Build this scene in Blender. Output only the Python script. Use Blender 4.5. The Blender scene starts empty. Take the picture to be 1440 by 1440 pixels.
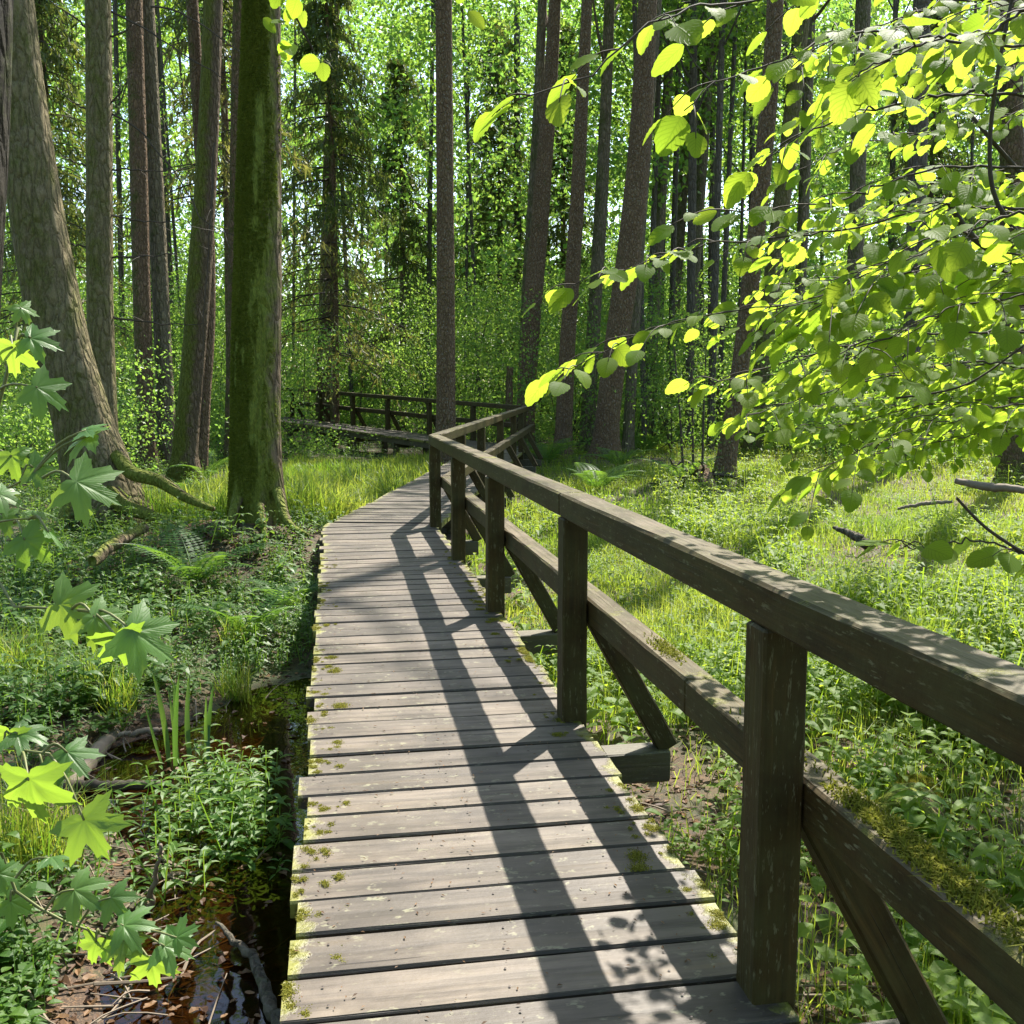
import bpy, math, numpy as np
from mathutils import Vector

# ------------------------------------------------------------------ camera, sky, sun, exposure
SC = bpy.context.scene
COL = SC.collection
PITCH = math.radians(7.16)
CAMZ = 1.57
FPX = 1444.0
cam_d = bpy.data.cameras.new('camera')
cam_d.sensor_width = 36.0
cam_d.lens = 36.0 * FPX / 1440.0
cam_d.clip_start = 0.05
cam_d.clip_end = 600
cam = bpy.data.objects.new('camera', cam_d)
cam.location = (0, 0, CAMZ)
cam.rotation_euler = (math.radians(90) - PITCH, 0, 0)
COL.objects.link(cam)
SC.camera = cam

SUN_AZ = math.radians(27)      # clockwise from +Y
SUN_EL = math.radians(52)
SX, SY, SZ = math.sin(SUN_AZ) * math.cos(SUN_EL), math.cos(SUN_AZ) * math.cos(SUN_EL), math.sin(SUN_EL)
w = bpy.data.worlds.new('World')
SC.world = w
w.use_nodes = True
nt = w.node_tree
bg = nt.nodes['Background']
sky = nt.nodes.new('ShaderNodeTexSky')
sky.sky_type = 'NISHITA'
sky.sun_disc = False
sky.sun_elevation = SUN_EL
sky.sun_rotation = SUN_AZ
sky.air_density = 1.0
sky.dust_density = 1.2
nt.links.new(sky.outputs[0], bg.inputs[0])
bg.inputs[1].default_value = 0.14
sun_d = bpy.data.lights.new('sun', 'SUN')
sun_d.energy = 5.0
sun_d.angle = math.radians(0.53)
sun_d.color = (1.0, 0.94, 0.84)
sun = bpy.data.objects.new('sun', sun_d)
sun.rotation_euler = Vector((SX, SY, SZ)).to_track_quat('Z', 'Y').to_euler()
sun.location = (10, 20, 40)
COL.objects.link(sun)
SC.view_settings.view_transform = 'Standard'
SC.view_settings.look = 'None'
SC.view_settings.exposure = 1.5
SC.view_settings.gamma = 1.0
cy = SC.cycles
cy.max_bounces = 7
cy.diffuse_bounces = 4
cy.glossy_bounces = 2
cy.transmission_bounces = 4
cy.transparent_max_bounces = 8
cy.caustics_reflective = False
cy.caustics_refractive = False
cy.sample_clamp_indirect = 6.0
cy.use_denoising = True

# ------------------------------------------------------------------ helpers
R = np.random.default_rng(11)


def P(u, v, D):
    """the point at ground distance D that the photograph shows at pixel u, v"""
    xc = (u - 720) / FPX
    yc = -(v - 720) / FPX
    dy = math.cos(PITCH) + yc * math.sin(PITCH)
    dz = -math.sin(PITCH) + yc * math.cos(PITCH)
    t = D / dy
    return np.array((xc * t, D, CAMZ + dz * t))


def _hash(ix, iy, iz, s):
    h = (ix * 374761393 + iy * 668265263 + iz * 2147483647 + s * 974711) & 0xffffffff
    h = ((h ^ (h >> 13)) * 1274126177) & 0xffffffff
    h = ((h ^ (h >> 16)) * 2246822519) & 0xffffffff
    return ((h ^ (h >> 15)) & 0xffff) / 65535.0


def vn(x, y, z=0.0, s=0):
    """value noise 0..1, vectorised"""
    x, y, z = np.broadcast_arrays(np.asarray(x, float), np.asarray(y, float), np.asarray(z, float))
    fx, fy, fz = np.floor(x), np.floor(y), np.floor(z)
    ix, iy, iz = fx.astype(np.int64), fy.astype(np.int64), fz.astype(np.int64)
    tx, ty, tz = x - fx, y - fy, z - fz
    tx = tx * tx * (3 - 2 * tx); ty = ty * ty * (3 - 2 * ty); tz = tz * tz * (3 - 2 * tz)
    o = 0
    for a in (0, 1):
        for b in (0, 1):
            for c in (0, 1):
                wgt = (tx if a else 1 - tx) * (ty if b else 1 - ty) * (tz if c else 1 - tz)
                o = o + wgt * _hash(ix + a, iy + b, iz + c, s)
    return o


def fbm(x, y, z=0.0, s=0, n=3):
    o, a, t = 0, 1.0, 0
    for i in range(n):
        o = o + a * vn(np.asarray(x) * 2 ** i, np.asarray(y) * 2 ** i, np.asarray(z) * 2 ** i, s + i)
        t += a
        a *= .5
    return o / t


class MB:
    """collects vertices and faces and links them as one mesh object"""
    def __init__(s):
        s.v, s.q, s.t, s.r, s.uv, s.ax, s.n = [], [], [], [], [], [], 0

    def add(s, V, F, r=0.0, uv=None, ax=0.0):
        V = np.asarray(V, float).reshape(-1, 3)
        F = np.asarray(F, np.int64)
        m = len(V)
        (s.q if F.shape[1] == 4 else s.t).append(F + s.n)
        s.v.append(V)
        s.r.append(np.broadcast_to(np.asarray(r, float), (m,)))
        s.ax.append(np.broadcast_to(np.asarray(ax, float), (m,)))
        s.uv.append(np.zeros((m, 2)) if uv is None else np.asarray(uv, float).reshape(-1, 2))
        s.n += m

    def more(s, F, base):
        """further faces over vertices just added (base = s.n before that add)"""
        F = np.asarray(F, np.int64)
        (s.q if F.shape[1] == 4 else s.t).append(F + base)

    def build(s, name, mat, root=None, smooth=False):
        V = np.concatenate(s.v) if s.v else np.zeros((0, 3))
        me = bpy.data.meshes.new(name)
        if root is not None:
            b = root
            off = np.zeros(3)
            while b is not None:
                off += np.array(b.location)
                b = b.parent
            V = V - off
        q = np.concatenate(s.q) if s.q else np.zeros((0, 4), np.int64)
        t = np.concatenate(s.t) if s.t else np.zeros((0, 3), np.int64)
        li = np.concatenate([q.ravel(), t.ravel()]).astype(np.int32)
        ls = np.concatenate([np.arange(len(q)) * 4, len(q) * 4 + np.arange(len(t)) * 3]).astype(np.int32)
        me.vertices.add(len(V))
        me.vertices.foreach_set('co', V.astype(np.float32).ravel())
        me.loops.add(len(li))
        me.loops.foreach_set('vertex_index', li)
        me.polygons.add(len(ls))
        me.polygons.foreach_set('loop_start', ls)
        me.update(calc_edges=True)
        a = me.attributes.new('rnd', 'FLOAT', 'POINT')
        a.data.foreach_set('value', np.concatenate(s.r).astype(np.float32))
        a = me.attributes.new('aux', 'FLOAT', 'POINT')
        a.data.foreach_set('value', np.concatenate(s.ax).astype(np.float32))
        uv = np.concatenate(s.uv).astype(np.float32)
        ul = me.uv_layers.new(name='UVMap')
        ul.data.foreach_set('uv', uv[li].ravel())
        me.polygons.foreach_set('use_smooth', np.full(len(ls), bool(smooth)))
        me.materials.append(mat)
        me.update()
        o = bpy.data.objects.new(name, me)
        COL.objects.link(o)
        if root is not None:
            o.parent = root
        return o


def thing(name, label, cat, loc=(0, 0, 0), group=None):
    o = bpy.data.objects.new(name, None)
    o.empty_display_size = .2
    COL.objects.link(o)
    o.location = tuple(float(c) for c in loc)
    tag(o, label, cat, group)
    return o


def tag(o, label=None, cat=None, group=None, kind=None):
    if label: o['label'] = label
    if cat: o['category'] = cat
    if group: o['group'] = group
    if kind: o['kind'] = kind
    return o


def smooth_path(pts, n):
    """Catmull-Rom through pts (k,d), n samples"""
    p = np.asarray(pts, float)
    k = len(p)
    if k == 2:
        t = np.linspace(0, 1, n)[:, None]
        return p[0] * (1 - t) + p[1] * t
    d = np.linalg.norm(np.diff(p[:, :3], axis=0), axis=1)
    c = np.concatenate([[0], np.cumsum(d)])
    s = np.linspace(0, c[-1], n)
    i = np.clip(np.searchsorted(c, s, 'right') - 1, 0, k - 2)
    t = ((s - c[i]) / np.maximum(c[i + 1] - c[i], 1e-9))[:, None]
    p0 = p[np.maximum(i - 1, 0)]; p1 = p[i]; p2 = p[i + 1]; p3 = p[np.minimum(i + 2, k - 1)]
    return .5 * ((2 * p1) + (-p0 + p2) * t + (2 * p0 - 5 * p1 + 4 * p2 - p3) * t ** 2 + (-p0 + 3 * p1 - 3 * p2 + p3) * t ** 3)


def tube(mb, pts, rad, k=6, n=None, r=0.0, cap=True):
    pts = np.asarray(pts, float)
    n = n or len(pts)
    rad = np.interp(np.linspace(0, 1, n), np.linspace(0, 1, len(np.atleast_1d(rad))), np.atleast_1d(rad))
    p = smooth_path(pts, n)
    T = np.gradient(p, axis=0)
    T /= np.linalg.norm(T, axis=1)[:, None] + 1e-12
    ref = np.array((0, 0, 1.0)) if abs(T[0][2]) < .8 else np.array((1.0, 0, 0))
    A = np.cross(T, ref); A /= np.linalg.norm(A, axis=1)[:, None] + 1e-12
    B = np.cross(T, A)
    th = np.arange(k) * 2 * math.pi / k
    V = p[:, None, :] + rad[:, None, None] * (np.cos(th)[None, :, None] * A[:, None, :] + np.sin(th)[None, :, None] * B[:, None, :])
    i = np.arange(n - 1)[:, None]; j = np.arange(k)[None, :]
    F = np.stack([i * k + j, i * k + (j + 1) % k, (i + 1) * k + (j + 1) % k, (i + 1) * k + j], -1).reshape(-1, 4)
    ln = np.concatenate([[0], np.cumsum(np.linalg.norm(np.diff(p, axis=0), axis=1))])
    uv = np.stack([np.repeat(ln, k), np.tile(th * rad.mean(), n)], -1)
    b = mb.n
    mb.add(V.reshape(-1, 3), F, r, uv)
    if cap and k >= 3:
        for base in (0, (n - 1) * k):
            mb.more([[base, base + a, base + a + 1] for a in range(1, k - 1)], b)


def beam(mb, a, b, wd, ht, ch=.007, seg=8, r=None, side=None, wob=.0015):
    """a timber from a to b with chamfered edges, wd across, ht deep"""
    a = np.asarray(a, float); b = np.asarray(b, float)
    L = np.linalg.norm(b - a)
    T = (b - a) / L
    if side is None:
        S = np.cross(T, (0, 0, 1.0))
        if np.linalg.norm(S) < 1e-3: S = np.array((1.0, 0, 0))
    else:
        S = np.asarray(side, float) - T * np.dot(side, T)
    S /= np.linalg.norm(S)
    U = np.cross(S, T)
    x, y = wd / 2, ht / 2
    prof = np.array([(-x + ch, -y), (x - ch, -y), (x, -y + ch), (x, y - ch), (x - ch, y), (-x + ch, y), (-x, y - ch), (-x, -y + ch)])
    per = np.concatenate([[0], np.cumsum(np.linalg.norm(np.diff(prof, axis=0), axis=1))])
    t = np.linspace(0, 1, seg + 1)
    t = np.concatenate([[0], np.clip(t, ch / L, 1 - ch / L), [1]])
    V, UV = [], []
    rr = R.random() if r is None else r
    for i, q in enumerate(t):
        pr = prof * (1 - 2 * ch / max(wd, ht) if i in (0, len(t) - 1) else 1)
        c = a + T * L * q
        jit = (R.random((8, 2)) - .5) * 2 * wob
        V.append(c + (pr[:, :1] + jit[:, :1]) * S + (pr[:, 1:] + jit[:, 1:]) * U)
        UV.append(np.stack([np.full(8, L * q) + rr * 37, per + rr * 11], -1))
    n = len(t)
    i = np.arange(n - 1)[:, None]; j = np.arange(8)[None, :]
    F = np.stack([i * 8 + j, i * 8 + (j + 1) % 8, (i + 1) * 8 + (j + 1) % 8, (i + 1) * 8 + j], -1).reshape(-1, 4)
    bs = mb.n
    mb.add(np.concatenate(V), F, rr, np.concatenate(UV))
    e = (n - 1) * 8
    mb.more([[0, 7, 6, 5], [0, 5, 4, 1], [1, 4, 3, 2], [e, e + 1, e + 4, e + 5], [e, e + 5, e + 6, e + 7], [e + 1, e + 2, e + 3, e + 4]], bs)


def leaves(mb, c, size, flat=.6, ratio=.62, r=None, dirv=None, droop=0.0):
    """one folded four-cornered leaf per centre"""
    c = np.asarray(c, float); n = len(c)
    if n == 0: return
    size = np.broadcast_to(size, (n,))[:, None]
    N = R.normal(size=(n, 3)); N /= np.linalg.norm(N, axis=1)[:, None]
    N = N * (1 - flat) + np.array((0, 0, 1.0)) * flat
    N /= np.linalg.norm(N, axis=1)[:, None] + 1e-9
    d = R.normal(size=(n, 3)) if dirv is None else np.asarray(dirv, float) + R.normal(size=(n, 3)) * .35
    d[:, 2] -= droop
    d -= N * (d * N).sum(1)[:, None]
    d /= np.linalg.norm(d, axis=1)[:, None] + 1e-9
    s = np.cross(N, d)
    V = np.stack([c - d * size * .5, c + s * size * ratio * .5 + N * size * .08 - d * size * .04,
                  c + d * size * .5 - N * size * .06, c - s * size * ratio * .5 + N * size * .08 - d * size * .04], 1)
    F = np.arange(4 * n).reshape(n, 4)
    rr = R.random(n) if r is None else np.broadcast_to(r, (n,))
    mb.add(V.reshape(-1, 3), F, np.repeat(rr, 4))


def blades(mb, xy, z, h, wd, lean=.35, r=None):
    """grass blades: a quad and a tip each"""
    n = len(xy)
    if n == 0: return
    a = R.random(n) * 2 * math.pi
    ln = np.abs(R.normal(size=n)) * lean
    h = np.broadcast_to(h, (n,)) * (.6 + .7 * R.random(n)); wd = np.broadcast_to(wd, (n,))
    d = np.stack([np.cos(a), np.sin(a), np.zeros(n)], 1)
    a2 = a + math.pi / 2 + R.normal(size=n) * .6
    s = np.stack([np.cos(a2), np.sin(a2), np.zeros(n)], 1) * wd[:, None] * .5
    b = np.stack([xy[:, 0], xy[:, 1], np.broadcast_to(z, (n,))], 1)
    up = np.array((0, 0, 1.0))
    m = b + up * (h * .55)[:, None] + d * (h * ln * .35)[:, None]
    tp = b + up * (h * (1 - .35 * np.minimum(ln, 1.2)))[:, None] + d * (h * ln * 1.1)[:, None]
    V = np.stack([b - s, b + s, m + s * .8, m - s * .8, tp], 1)
    k = np.arange(n)[:, None] * 5
    base = mb.n
    rr = R.random(n) if r is None else np.broadcast_to(r, (n,))
    mb.add(V.reshape(-1, 3), k + np.array([[0, 1, 2, 3]]), np.repeat(rr, 5))
    mb.more(k + np.array([[3, 2, 4]]), base)


def stamp(mb, TV, TF, pos, yaw, sc, tilt=None, r=None, TR=None):
    """copies a small plant template into the mesh at every pos"""
    n = len(pos)
    if n == 0: return
    c, s_ = np.cos(yaw), np.sin(yaw)
    X = TV[None, :, 0] * c[:, None] - TV[None, :, 1] * s_[:, None]
    Y = TV[None, :, 0] * s_[:, None] + TV[None, :, 1] * c[:, None]
    Z = np.broadcast_to(TV[None, :, 2], X.shape)
    if tilt is not None:
        X = X + Z * tilt[:, :1]; Y = Y + Z * tilt[:, 1:2]
    V = np.stack([X, Y, Z], -1) * np.asarray(sc)[:, None, None] + pos[:, None, :]
    F = (np.arange(n) * len(TV))[:, None, None] + TF[None]
    rr = R.random(n) if r is None else r
    TR = np.zeros(len(TV)) if TR is None else TR
    mb.add(V.reshape(-1, 3), F.reshape(-1, TF.shape[1]), (rr[:, None] * .6 + TR[None]).ravel())


# ------------------------------------------------------------------ ground shape and zones
RAILX0, RAILY0, RAILK = .66, 2.5, -.1728          # first railing: x = RAILX0 + RAILK (y - RAILY0)
C0 = np.array((RAILX0 + RAILK * (-1.5 - RAILY0), -1.5))
C1 = np.array((-.85, 11.24))
C2 = np.array((.35, 25.2))
C3 = np.array((-8.4, 36.6))
WDECK = 1.22


def rail_x(y):
    return np.where(y < C1[1], RAILX0 + RAILK * (y - RAILY0), C1[0] + (y - C1[1]) * (C2[0] - C1[0]) / (C2[1] - C1[1]))


def seg_st(x, y, a, b):
    d = (b - a); L = np.linalg.norm(d); d = d / L
    s = (x - a[0]) * d[0] + (y - a[1]) * d[1]
    t = -(x - a[0]) * d[1] + (y - a[1]) * d[0]       # positive on the left
    return s, t, L


def on_deck(x, y, m=.0):
    o = np.zeros(np.shape(x), bool)
    for a, b in ((C0, C1), (C1, C2), (C2, C3)):
        s, t, L = seg_st(x, y, a, b)
        o |= (s > -.5 - m) & (s < L + .4 + m) & (t > -.1 - m) & (t < WDECK + .05 + m)
    return o


def bump(x, y, cx, cy, r, h):
    return h * np.exp(-((x - cx) ** 2 + (y - cy) ** 2) / (r * r))


WATER = -.62


def pool(x, y):
    """how strongly the ground dips into the swamp pools"""
    p = np.exp(-(((x + 1.0 + .12 * (y - 3)) / .72) ** 2)) * np.clip((8.2 - y) / 2.0, 0, 1) * np.clip((y + 2) / 1, 0, 1)
    p = p + .8 * np.exp(-(((x + 2.0) / .8) ** 2 + ((y - 5.6) / .9) ** 2))
    p = p + .8 * np.exp(-(((x - 1.5 - .1 * y) / .55) ** 2)) * np.clip((4.6 - y) / 1.5, 0, 1) * np.clip((y + 1) / 1, 0, 1)
    return np.clip(p, 0, 1)


def gz(x, y):
    x = np.asarray(x, float); y = np.asarray(y, float)
    z = -.47 + .16 * (fbm(x * .35, y * .35, 0, 3) - .5) + .12 * (fbm(x * 1.7, y * 1.7, 0, 9) - .5)
    z = z + bump(x, y, -2.9, 11.7, 1.5, .42) + bump(x, y, -5.3, 12.6, 1.6, .22) + bump(x, y, -3.6, 10.2, 1.2, .12)
    z = z + bump(x, y, -6.3, 20.4, 1.6, .2) + bump(x, y, 4.0, 19.6, 1.4, .2) + bump(x, y, 2.4, 26, 2.2, .2)
    z = z + bump(x, y, 2.25, 3.5, .45, .16) + bump(x, y, 5.2, 17.5, .8, .25)
    z = z - .235 * pool(x, y)
    far = np.clip((np.hypot(x, y) - 40) / 60, 0, 1)
    return z + far * far * 1.5


def shade_open(x, y):
    """gaps of the canopy: chance (0..1) that a leaf whose shadow falls here is missing"""
    o = .16 + 1.0 * (fbm(x * .22, y * .22, 0, 31) - .5)
    o = np.clip(o + np.clip((y - 24) / 8, 0, 1) * .45, 0, .88)
    rx = rail_x(y)
    dl = x - rx
    def put(m, val):
        nonlocal o
        o = np.where(m, np.maximum(o, val), o)
    put((dl > -1.75) & (dl < .9) & (y > .6) & (y < 11.3), .995)
    put((dl > -1.6) & (dl < .9) & (y >= 11.3) & (y < 20), .5)
    put((dl > .3) & (x < 13) & (y > 4) & (y < 22), .97)
    put((x > 4.5) & (x < 16) & (y >= 22) & (y < 30), .95)
    put((dl > -5) & (dl < -1.2) & (y > 12.8) & (y < 23), .93)
    put((np.hypot(x + 6.0, y - 18.5) < 2.0), .9)
    put((np.hypot(x + 8.2, y - 14.2) < 2.2), .9)
    put((x > -2.4) & (x < -.4) & (y > -1.2) & (y < 3.6), .95)
    put((x > -2.7) & (x < -1.1) & (y > 4.4) & (y < 6.6), .9)
    put((x > -1.9) & (x < -.6) & (y > 3.6) & (y < 6.0), .7)
    put((x > .3) & (x < 5) & (y > -.5) & (y <= 6), .9)
    dark = (dl < -2.0) & (x > -6.5) & (y > 4.8) & (y < 11.5)
    o = np.where(dark, .05, o)
    dark = (dl > .6) & (x < 4.2) & (y > 20) & (y < 30)
    o = np.where(dark, .15, o)
    return o


def cull(c):
    z = c[:, 2] + .2
    gx = c[:, 0] - z * SX / SZ; gy = c[:, 1] - z * SY / SZ
    return c[R.random(len(c)) > shade_open(gx, gy)]


# ------------------------------------------------------------------ materials
def mat(name):
    m = bpy.data.materials.new(name); m.use_nodes = True
    n = m.node_tree.nodes; n.clear()
    return m, n, m.node_tree.links


def nd(n, kind, **k):
    o = n.new('ShaderNode' + kind)
    for a, b in k.items():
        if a in o.inputs.keys() if not a.startswith('_') else False:
            o.inputs[a].default_value = b
        elif a.startswith('_'):
            setattr(o, a[1:], b)
    return o


def rgba(c): return (c[0], c[1], c[2], 1)


def mixc(n, l, fac, a, b, mode='MIX'):
    m = n.new('ShaderNodeMix'); m.data_type = 'RGBA'; m.blend_type = mode
    for sock, val in ((m.inputs[0], fac), (m.inputs[6], a), (m.inputs[7], b)):
        if hasattr(val, 'is_output'): l.new(val, sock)
        else: sock.default_value = val if not isinstance(val, tuple) else rgba(val)
    return m.outputs[2]


def ramp(n, l, src, a, b, ca=(0, 0, 0), cb=(1, 1, 1)):
    r = n.new('ShaderNodeValToRGB')
    r.color_ramp.elements[0].position = a; r.color_ramp.elements[0].color = rgba(ca)
    r.color_ramp.elements[1].position = b; r.color_ramp.elements[1].color = rgba(cb)
    l.new(src, r.inputs[0])
    return r.outputs[0]


def math_(n, l, op, a, b=0.0, clamp=False):
    m = n.new('ShaderNodeMath'); m.operation = op; m.use_clamp = clamp
    for s, v in zip(m.inputs, (a, b)):
        if hasattr(v, 'is_output'): l.new(v, s)
        else: s.default_value = v
    return m.outputs[0]


def noise(n, l, vec, scale, detail=4, rough=.6):
    t = n.new('ShaderNodeTexNoise'); t.inputs['Scale'].default_value = scale
    t.inputs['Detail'].default_value = detail; t.inputs['Roughness'].default_value = rough
    if vec is not None: l.new(vec, t.inputs['Vector'])
    return t.outputs['Fac']


def scaled(n, l, vec, sc):
    m = n.new('ShaderNodeMapping'); m.inputs['Scale'].default_value = sc
    l.new(vec, m.inputs[0])
    return m.outputs[0]


def leaf_mat(name, c1, c2, t1, t2, mix=.5, rough=.42, spec=.35, veins=None):
    m, n, l = mat(name)
    at = n.new('ShaderNodeAttribute'); at.attribute_name = 'rnd'
    p = n.new('ShaderNodeBsdfPrincipled')
    p.inputs['Roughness'].default_value = rough
    p.inputs['Specular IOR Level'].default_value = spec
    col = mixc(n, l, at.outputs['Fac'], c1, c2)
    tc = mixc(n, l, at.outputs['Fac'], t1, t2)
    tr = n.new('ShaderNodeBsdfTranslucent')
    if veins:
        uv = n.new('ShaderNodeUVMap')
        sp = n.new('ShaderNodeSeparateXYZ'); l.new(uv.outputs[0], sp.inputs[0])
        if veins == 'pinnate':
            ax = math_(n, l, 'ABSOLUTE', sp.outputs[0])
            f = math_(n, l, 'SUBTRACT', sp.outputs[1], math_(n, l, 'MULTIPLY', ax, .38))
            wv = math_(n, l, 'SINE', math_(n, l, 'MULTIPLY', f, 50.0))
            rib = ramp(n, l, math_(n, l, 'MULTIPLY_ADD', wv, .5), .2, .5)
            wv = math_(n, l, 'ADD', math_(n, l, 'MULTIPLY', wv, .5), .5)
            rib = ramp(n, l, wv, .8, 1.0)
            mid = ramp(n, l, ax, .02, .07, (1, 1, 1), (0, 0, 0))
            v = math_(n, l, 'MAXIMUM', rib, mid)
        else:
            v = ramp(n, l, sp.outputs[0], .0, .10, (1, 1, 1), (0, 0, 0))
            ns = noise(n, l, scaled(n, l, uv.outputs[0], (1, 1, 1)), 24, 2)
            sv = math_(n, l, 'SINE', math_(n, l, 'SUBTRACT', math_(n, l, 'MULTIPLY', sp.outputs[1], 46.0), math_(n, l, 'MULTIPLY', sp.outputs[0], 60.0)))
            v = math_(n, l, 'MAXIMUM', v, math_(n, l, 'MULTIPLY', ramp(n, l, math_(n, l, 'ADD', math_(n, l, 'MULTIPLY', sv, .5), .5), .86, 1.0), .5))
        col = mixc(n, l, math_(n, l, 'MULTIPLY', v, .35), col, (c2[0] * 1.5, c2[1] * 1.3, c2[2] * 1.3))
        tc = mixc(n, l, math_(n, l, 'MULTIPLY', v, .45), tc, (t1[0] * .5, t1[1] * .55, t1[2] * .5))
        b = n.new('ShaderNodeBump'); b.inputs['Strength'].default_value = .35; b.inputs['Distance'].default_value = .003
        l.new(v, b.inputs['Height'])
        l.new(b.outputs[0], p.inputs['Normal'])
    l.new(col, p.inputs['Base Color'])
    l.new(tc, tr.inputs['Color'])
    mx = n.new('ShaderNodeMixShader'); mx.inputs[0].default_value = mix
    l.new(p.outputs[0], mx.inputs[1]); l.new(tr.outputs[0], mx.inputs[2])
    o = n.new('ShaderNodeOutputMaterial'); l.new(mx.outputs[0], o.inputs[0])
    return m


def wood_mat(name, side, top, dark, moss=.3, deck=False, spec=.5):
    m, n, l = mat(name)
    uv = n.new('ShaderNodeUVMap'); at = n.new('ShaderNodeAttribute'); at.attribute_name = 'rnd'
    ax = n.new('ShaderNodeAttribute'); ax.attribute_name = 'aux'
    ge = n.new('ShaderNodeNewGeometry'); tc = n.new('ShaderNodeTexCoord')
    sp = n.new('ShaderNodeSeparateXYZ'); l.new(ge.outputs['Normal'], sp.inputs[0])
    g = noise(n, l, scaled(n, l, uv.outputs[0], (1.6, 55, 1)), 1.0, 5, .65)
    g2 = noise(n, l, scaled(n, l, uv.outputs[0], (.7, 9, 1)), 1.0, 4, .6)
    blot = noise(n, l, tc.outputs['Object'], 3.2, 5, .6)
    fine = noise(n, l, tc.outputs['Object'], 60, 3, .6)
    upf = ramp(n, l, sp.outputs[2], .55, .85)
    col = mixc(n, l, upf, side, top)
    col = mixc(n, l, math_(n, l, 'MULTIPLY', ramp(n, l, g, .46, .66), .8), col, dark)
    col = mixc(n, l, math_(n, l, 'MULTIPLY', ramp(n, l, g2, .5, .72), .55), col, dark)
    col = mixc(n, l, math_(n, l, 'MULTIPLY', ramp(n, l, blot, .42, .66), .6), col, (side[0] * .75, side[1] * .75, side[2] * .65))
    col = mixc(n, l, math_(n, l, 'MULTIPLY', ramp(n, l, g, .30, .42, (1, 1, 1), (0, 0, 0)), .7), col, (side[0] * 2.0, side[1] * 1.9, side[2] * 1.7))
    hv = n.new('ShaderNodeHueSaturation'); l.new(col, hv.inputs['Color'])
    l.new(math_(n, l, 'ADD', math_(n, l, 'MULTIPLY', at.outputs['Fac'], .6), .72), hv.inputs['Value'])
    col = hv.outputs[0]
    ck = noise(n, l, scaled(n, l, uv.outputs[0], (.9, 70, 1)), 1.0, 2, .5)
    ck = math_(n, l, 'MULTIPLY', ramp(n, l, ck, .70, .73), ramp(n, l, g2, .40, .50))
    col = mixc(n, l, math_(n, l, 'MULTIPLY', ck, .8), col, (dark[0] * .35, dark[1] * .35, dark[2] * .35))
    st_ = noise(n, l, scaled(n, l, uv.outputs[0], (2.2, 7, 1)), 1.0, 4, .6)
    col = mixc(n, l, math_(n, l, 'MULTIPLY', ramp(n, l, st_, .50, .68), .7), col, dark)
    # lichen specks
    sn = noise(n, l, scaled(n, l, uv.outputs[0], (14, 60, 1)), 1.0, 3, .75)
    sk = math_(n, l, 'MULTIPLY', ramp(n, l, sn, .58, .65), ramp(n, l, blot, .40, .55))
    col = mixc(n, l, math_(n, l, 'MULTIPLY', sk, .5), col, (.26, .25, .15))
    mo = noise(n, l, tc.outputs['Object'], 4.5, 6, .7)
    if deck:
        e = ramp(n, l, ax.outputs['Fac'], .0, .17, (1, 1, 1), (0, 0, 0))
        mk = ramp(n, l, math_(n, l, 'ADD', math_(n, l, 'MULTIPLY', e, .42), math_(n, l, 'MULTIPLY', mo, .75)), .70, .80)
    else:
        mk = math_(n, l, 'MULTIPLY', ramp(n, l, mo, .62 - .12 * moss, .72 - .12 * moss), ramp(n, l, sp.outputs[2], -.2, .8))
        gm = math_(n, l, 'MULTIPLY', ramp(n, l, mo, .32, .66), .6)
        col = mixc(n, l, gm, col, (.062, .062, .022))
    mcol = mixc(n, l, fine, (.10, .11, .012), (.24, .23, .035))
    col = mixc(n, l, math_(n, l, 'MULTIPLY', mk, .9 if deck else .6 + .4 * moss), col, mcol)
    p = n.new('ShaderNodeBsdfPrincipled')
    l.new(col, p.inputs['Base Color'])
    p.inputs['Roughness'].default_value = .56
    p.inputs['Specular IOR Level'].default_value = spec
    h = math_(n, l, 'ADD', math_(n, l, 'MULTIPLY', g, -.8), math_(n, l, 'MULTIPLY', mk, math_(n, l, 'ADD', fine, .8)))
    h = math_(n, l, 'ADD', h, math_(n, l, 'MULTIPLY', fine, .2))
    h = math_(n, l, 'ADD', h, math_(n, l, 'MULTIPLY', ck, -1.5))
    b = n.new('ShaderNodeBump'); b.inputs['Strength'].default_value = .5; b.inputs['Distance'].default_value = .006
    l.new(h, b.inputs['Height']); l.new(b.outputs[0], p.inputs['Normal'])
    o = n.new('ShaderNodeOutputMaterial'); l.new(p.outputs[0], o.inputs[0])
    return m


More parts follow.
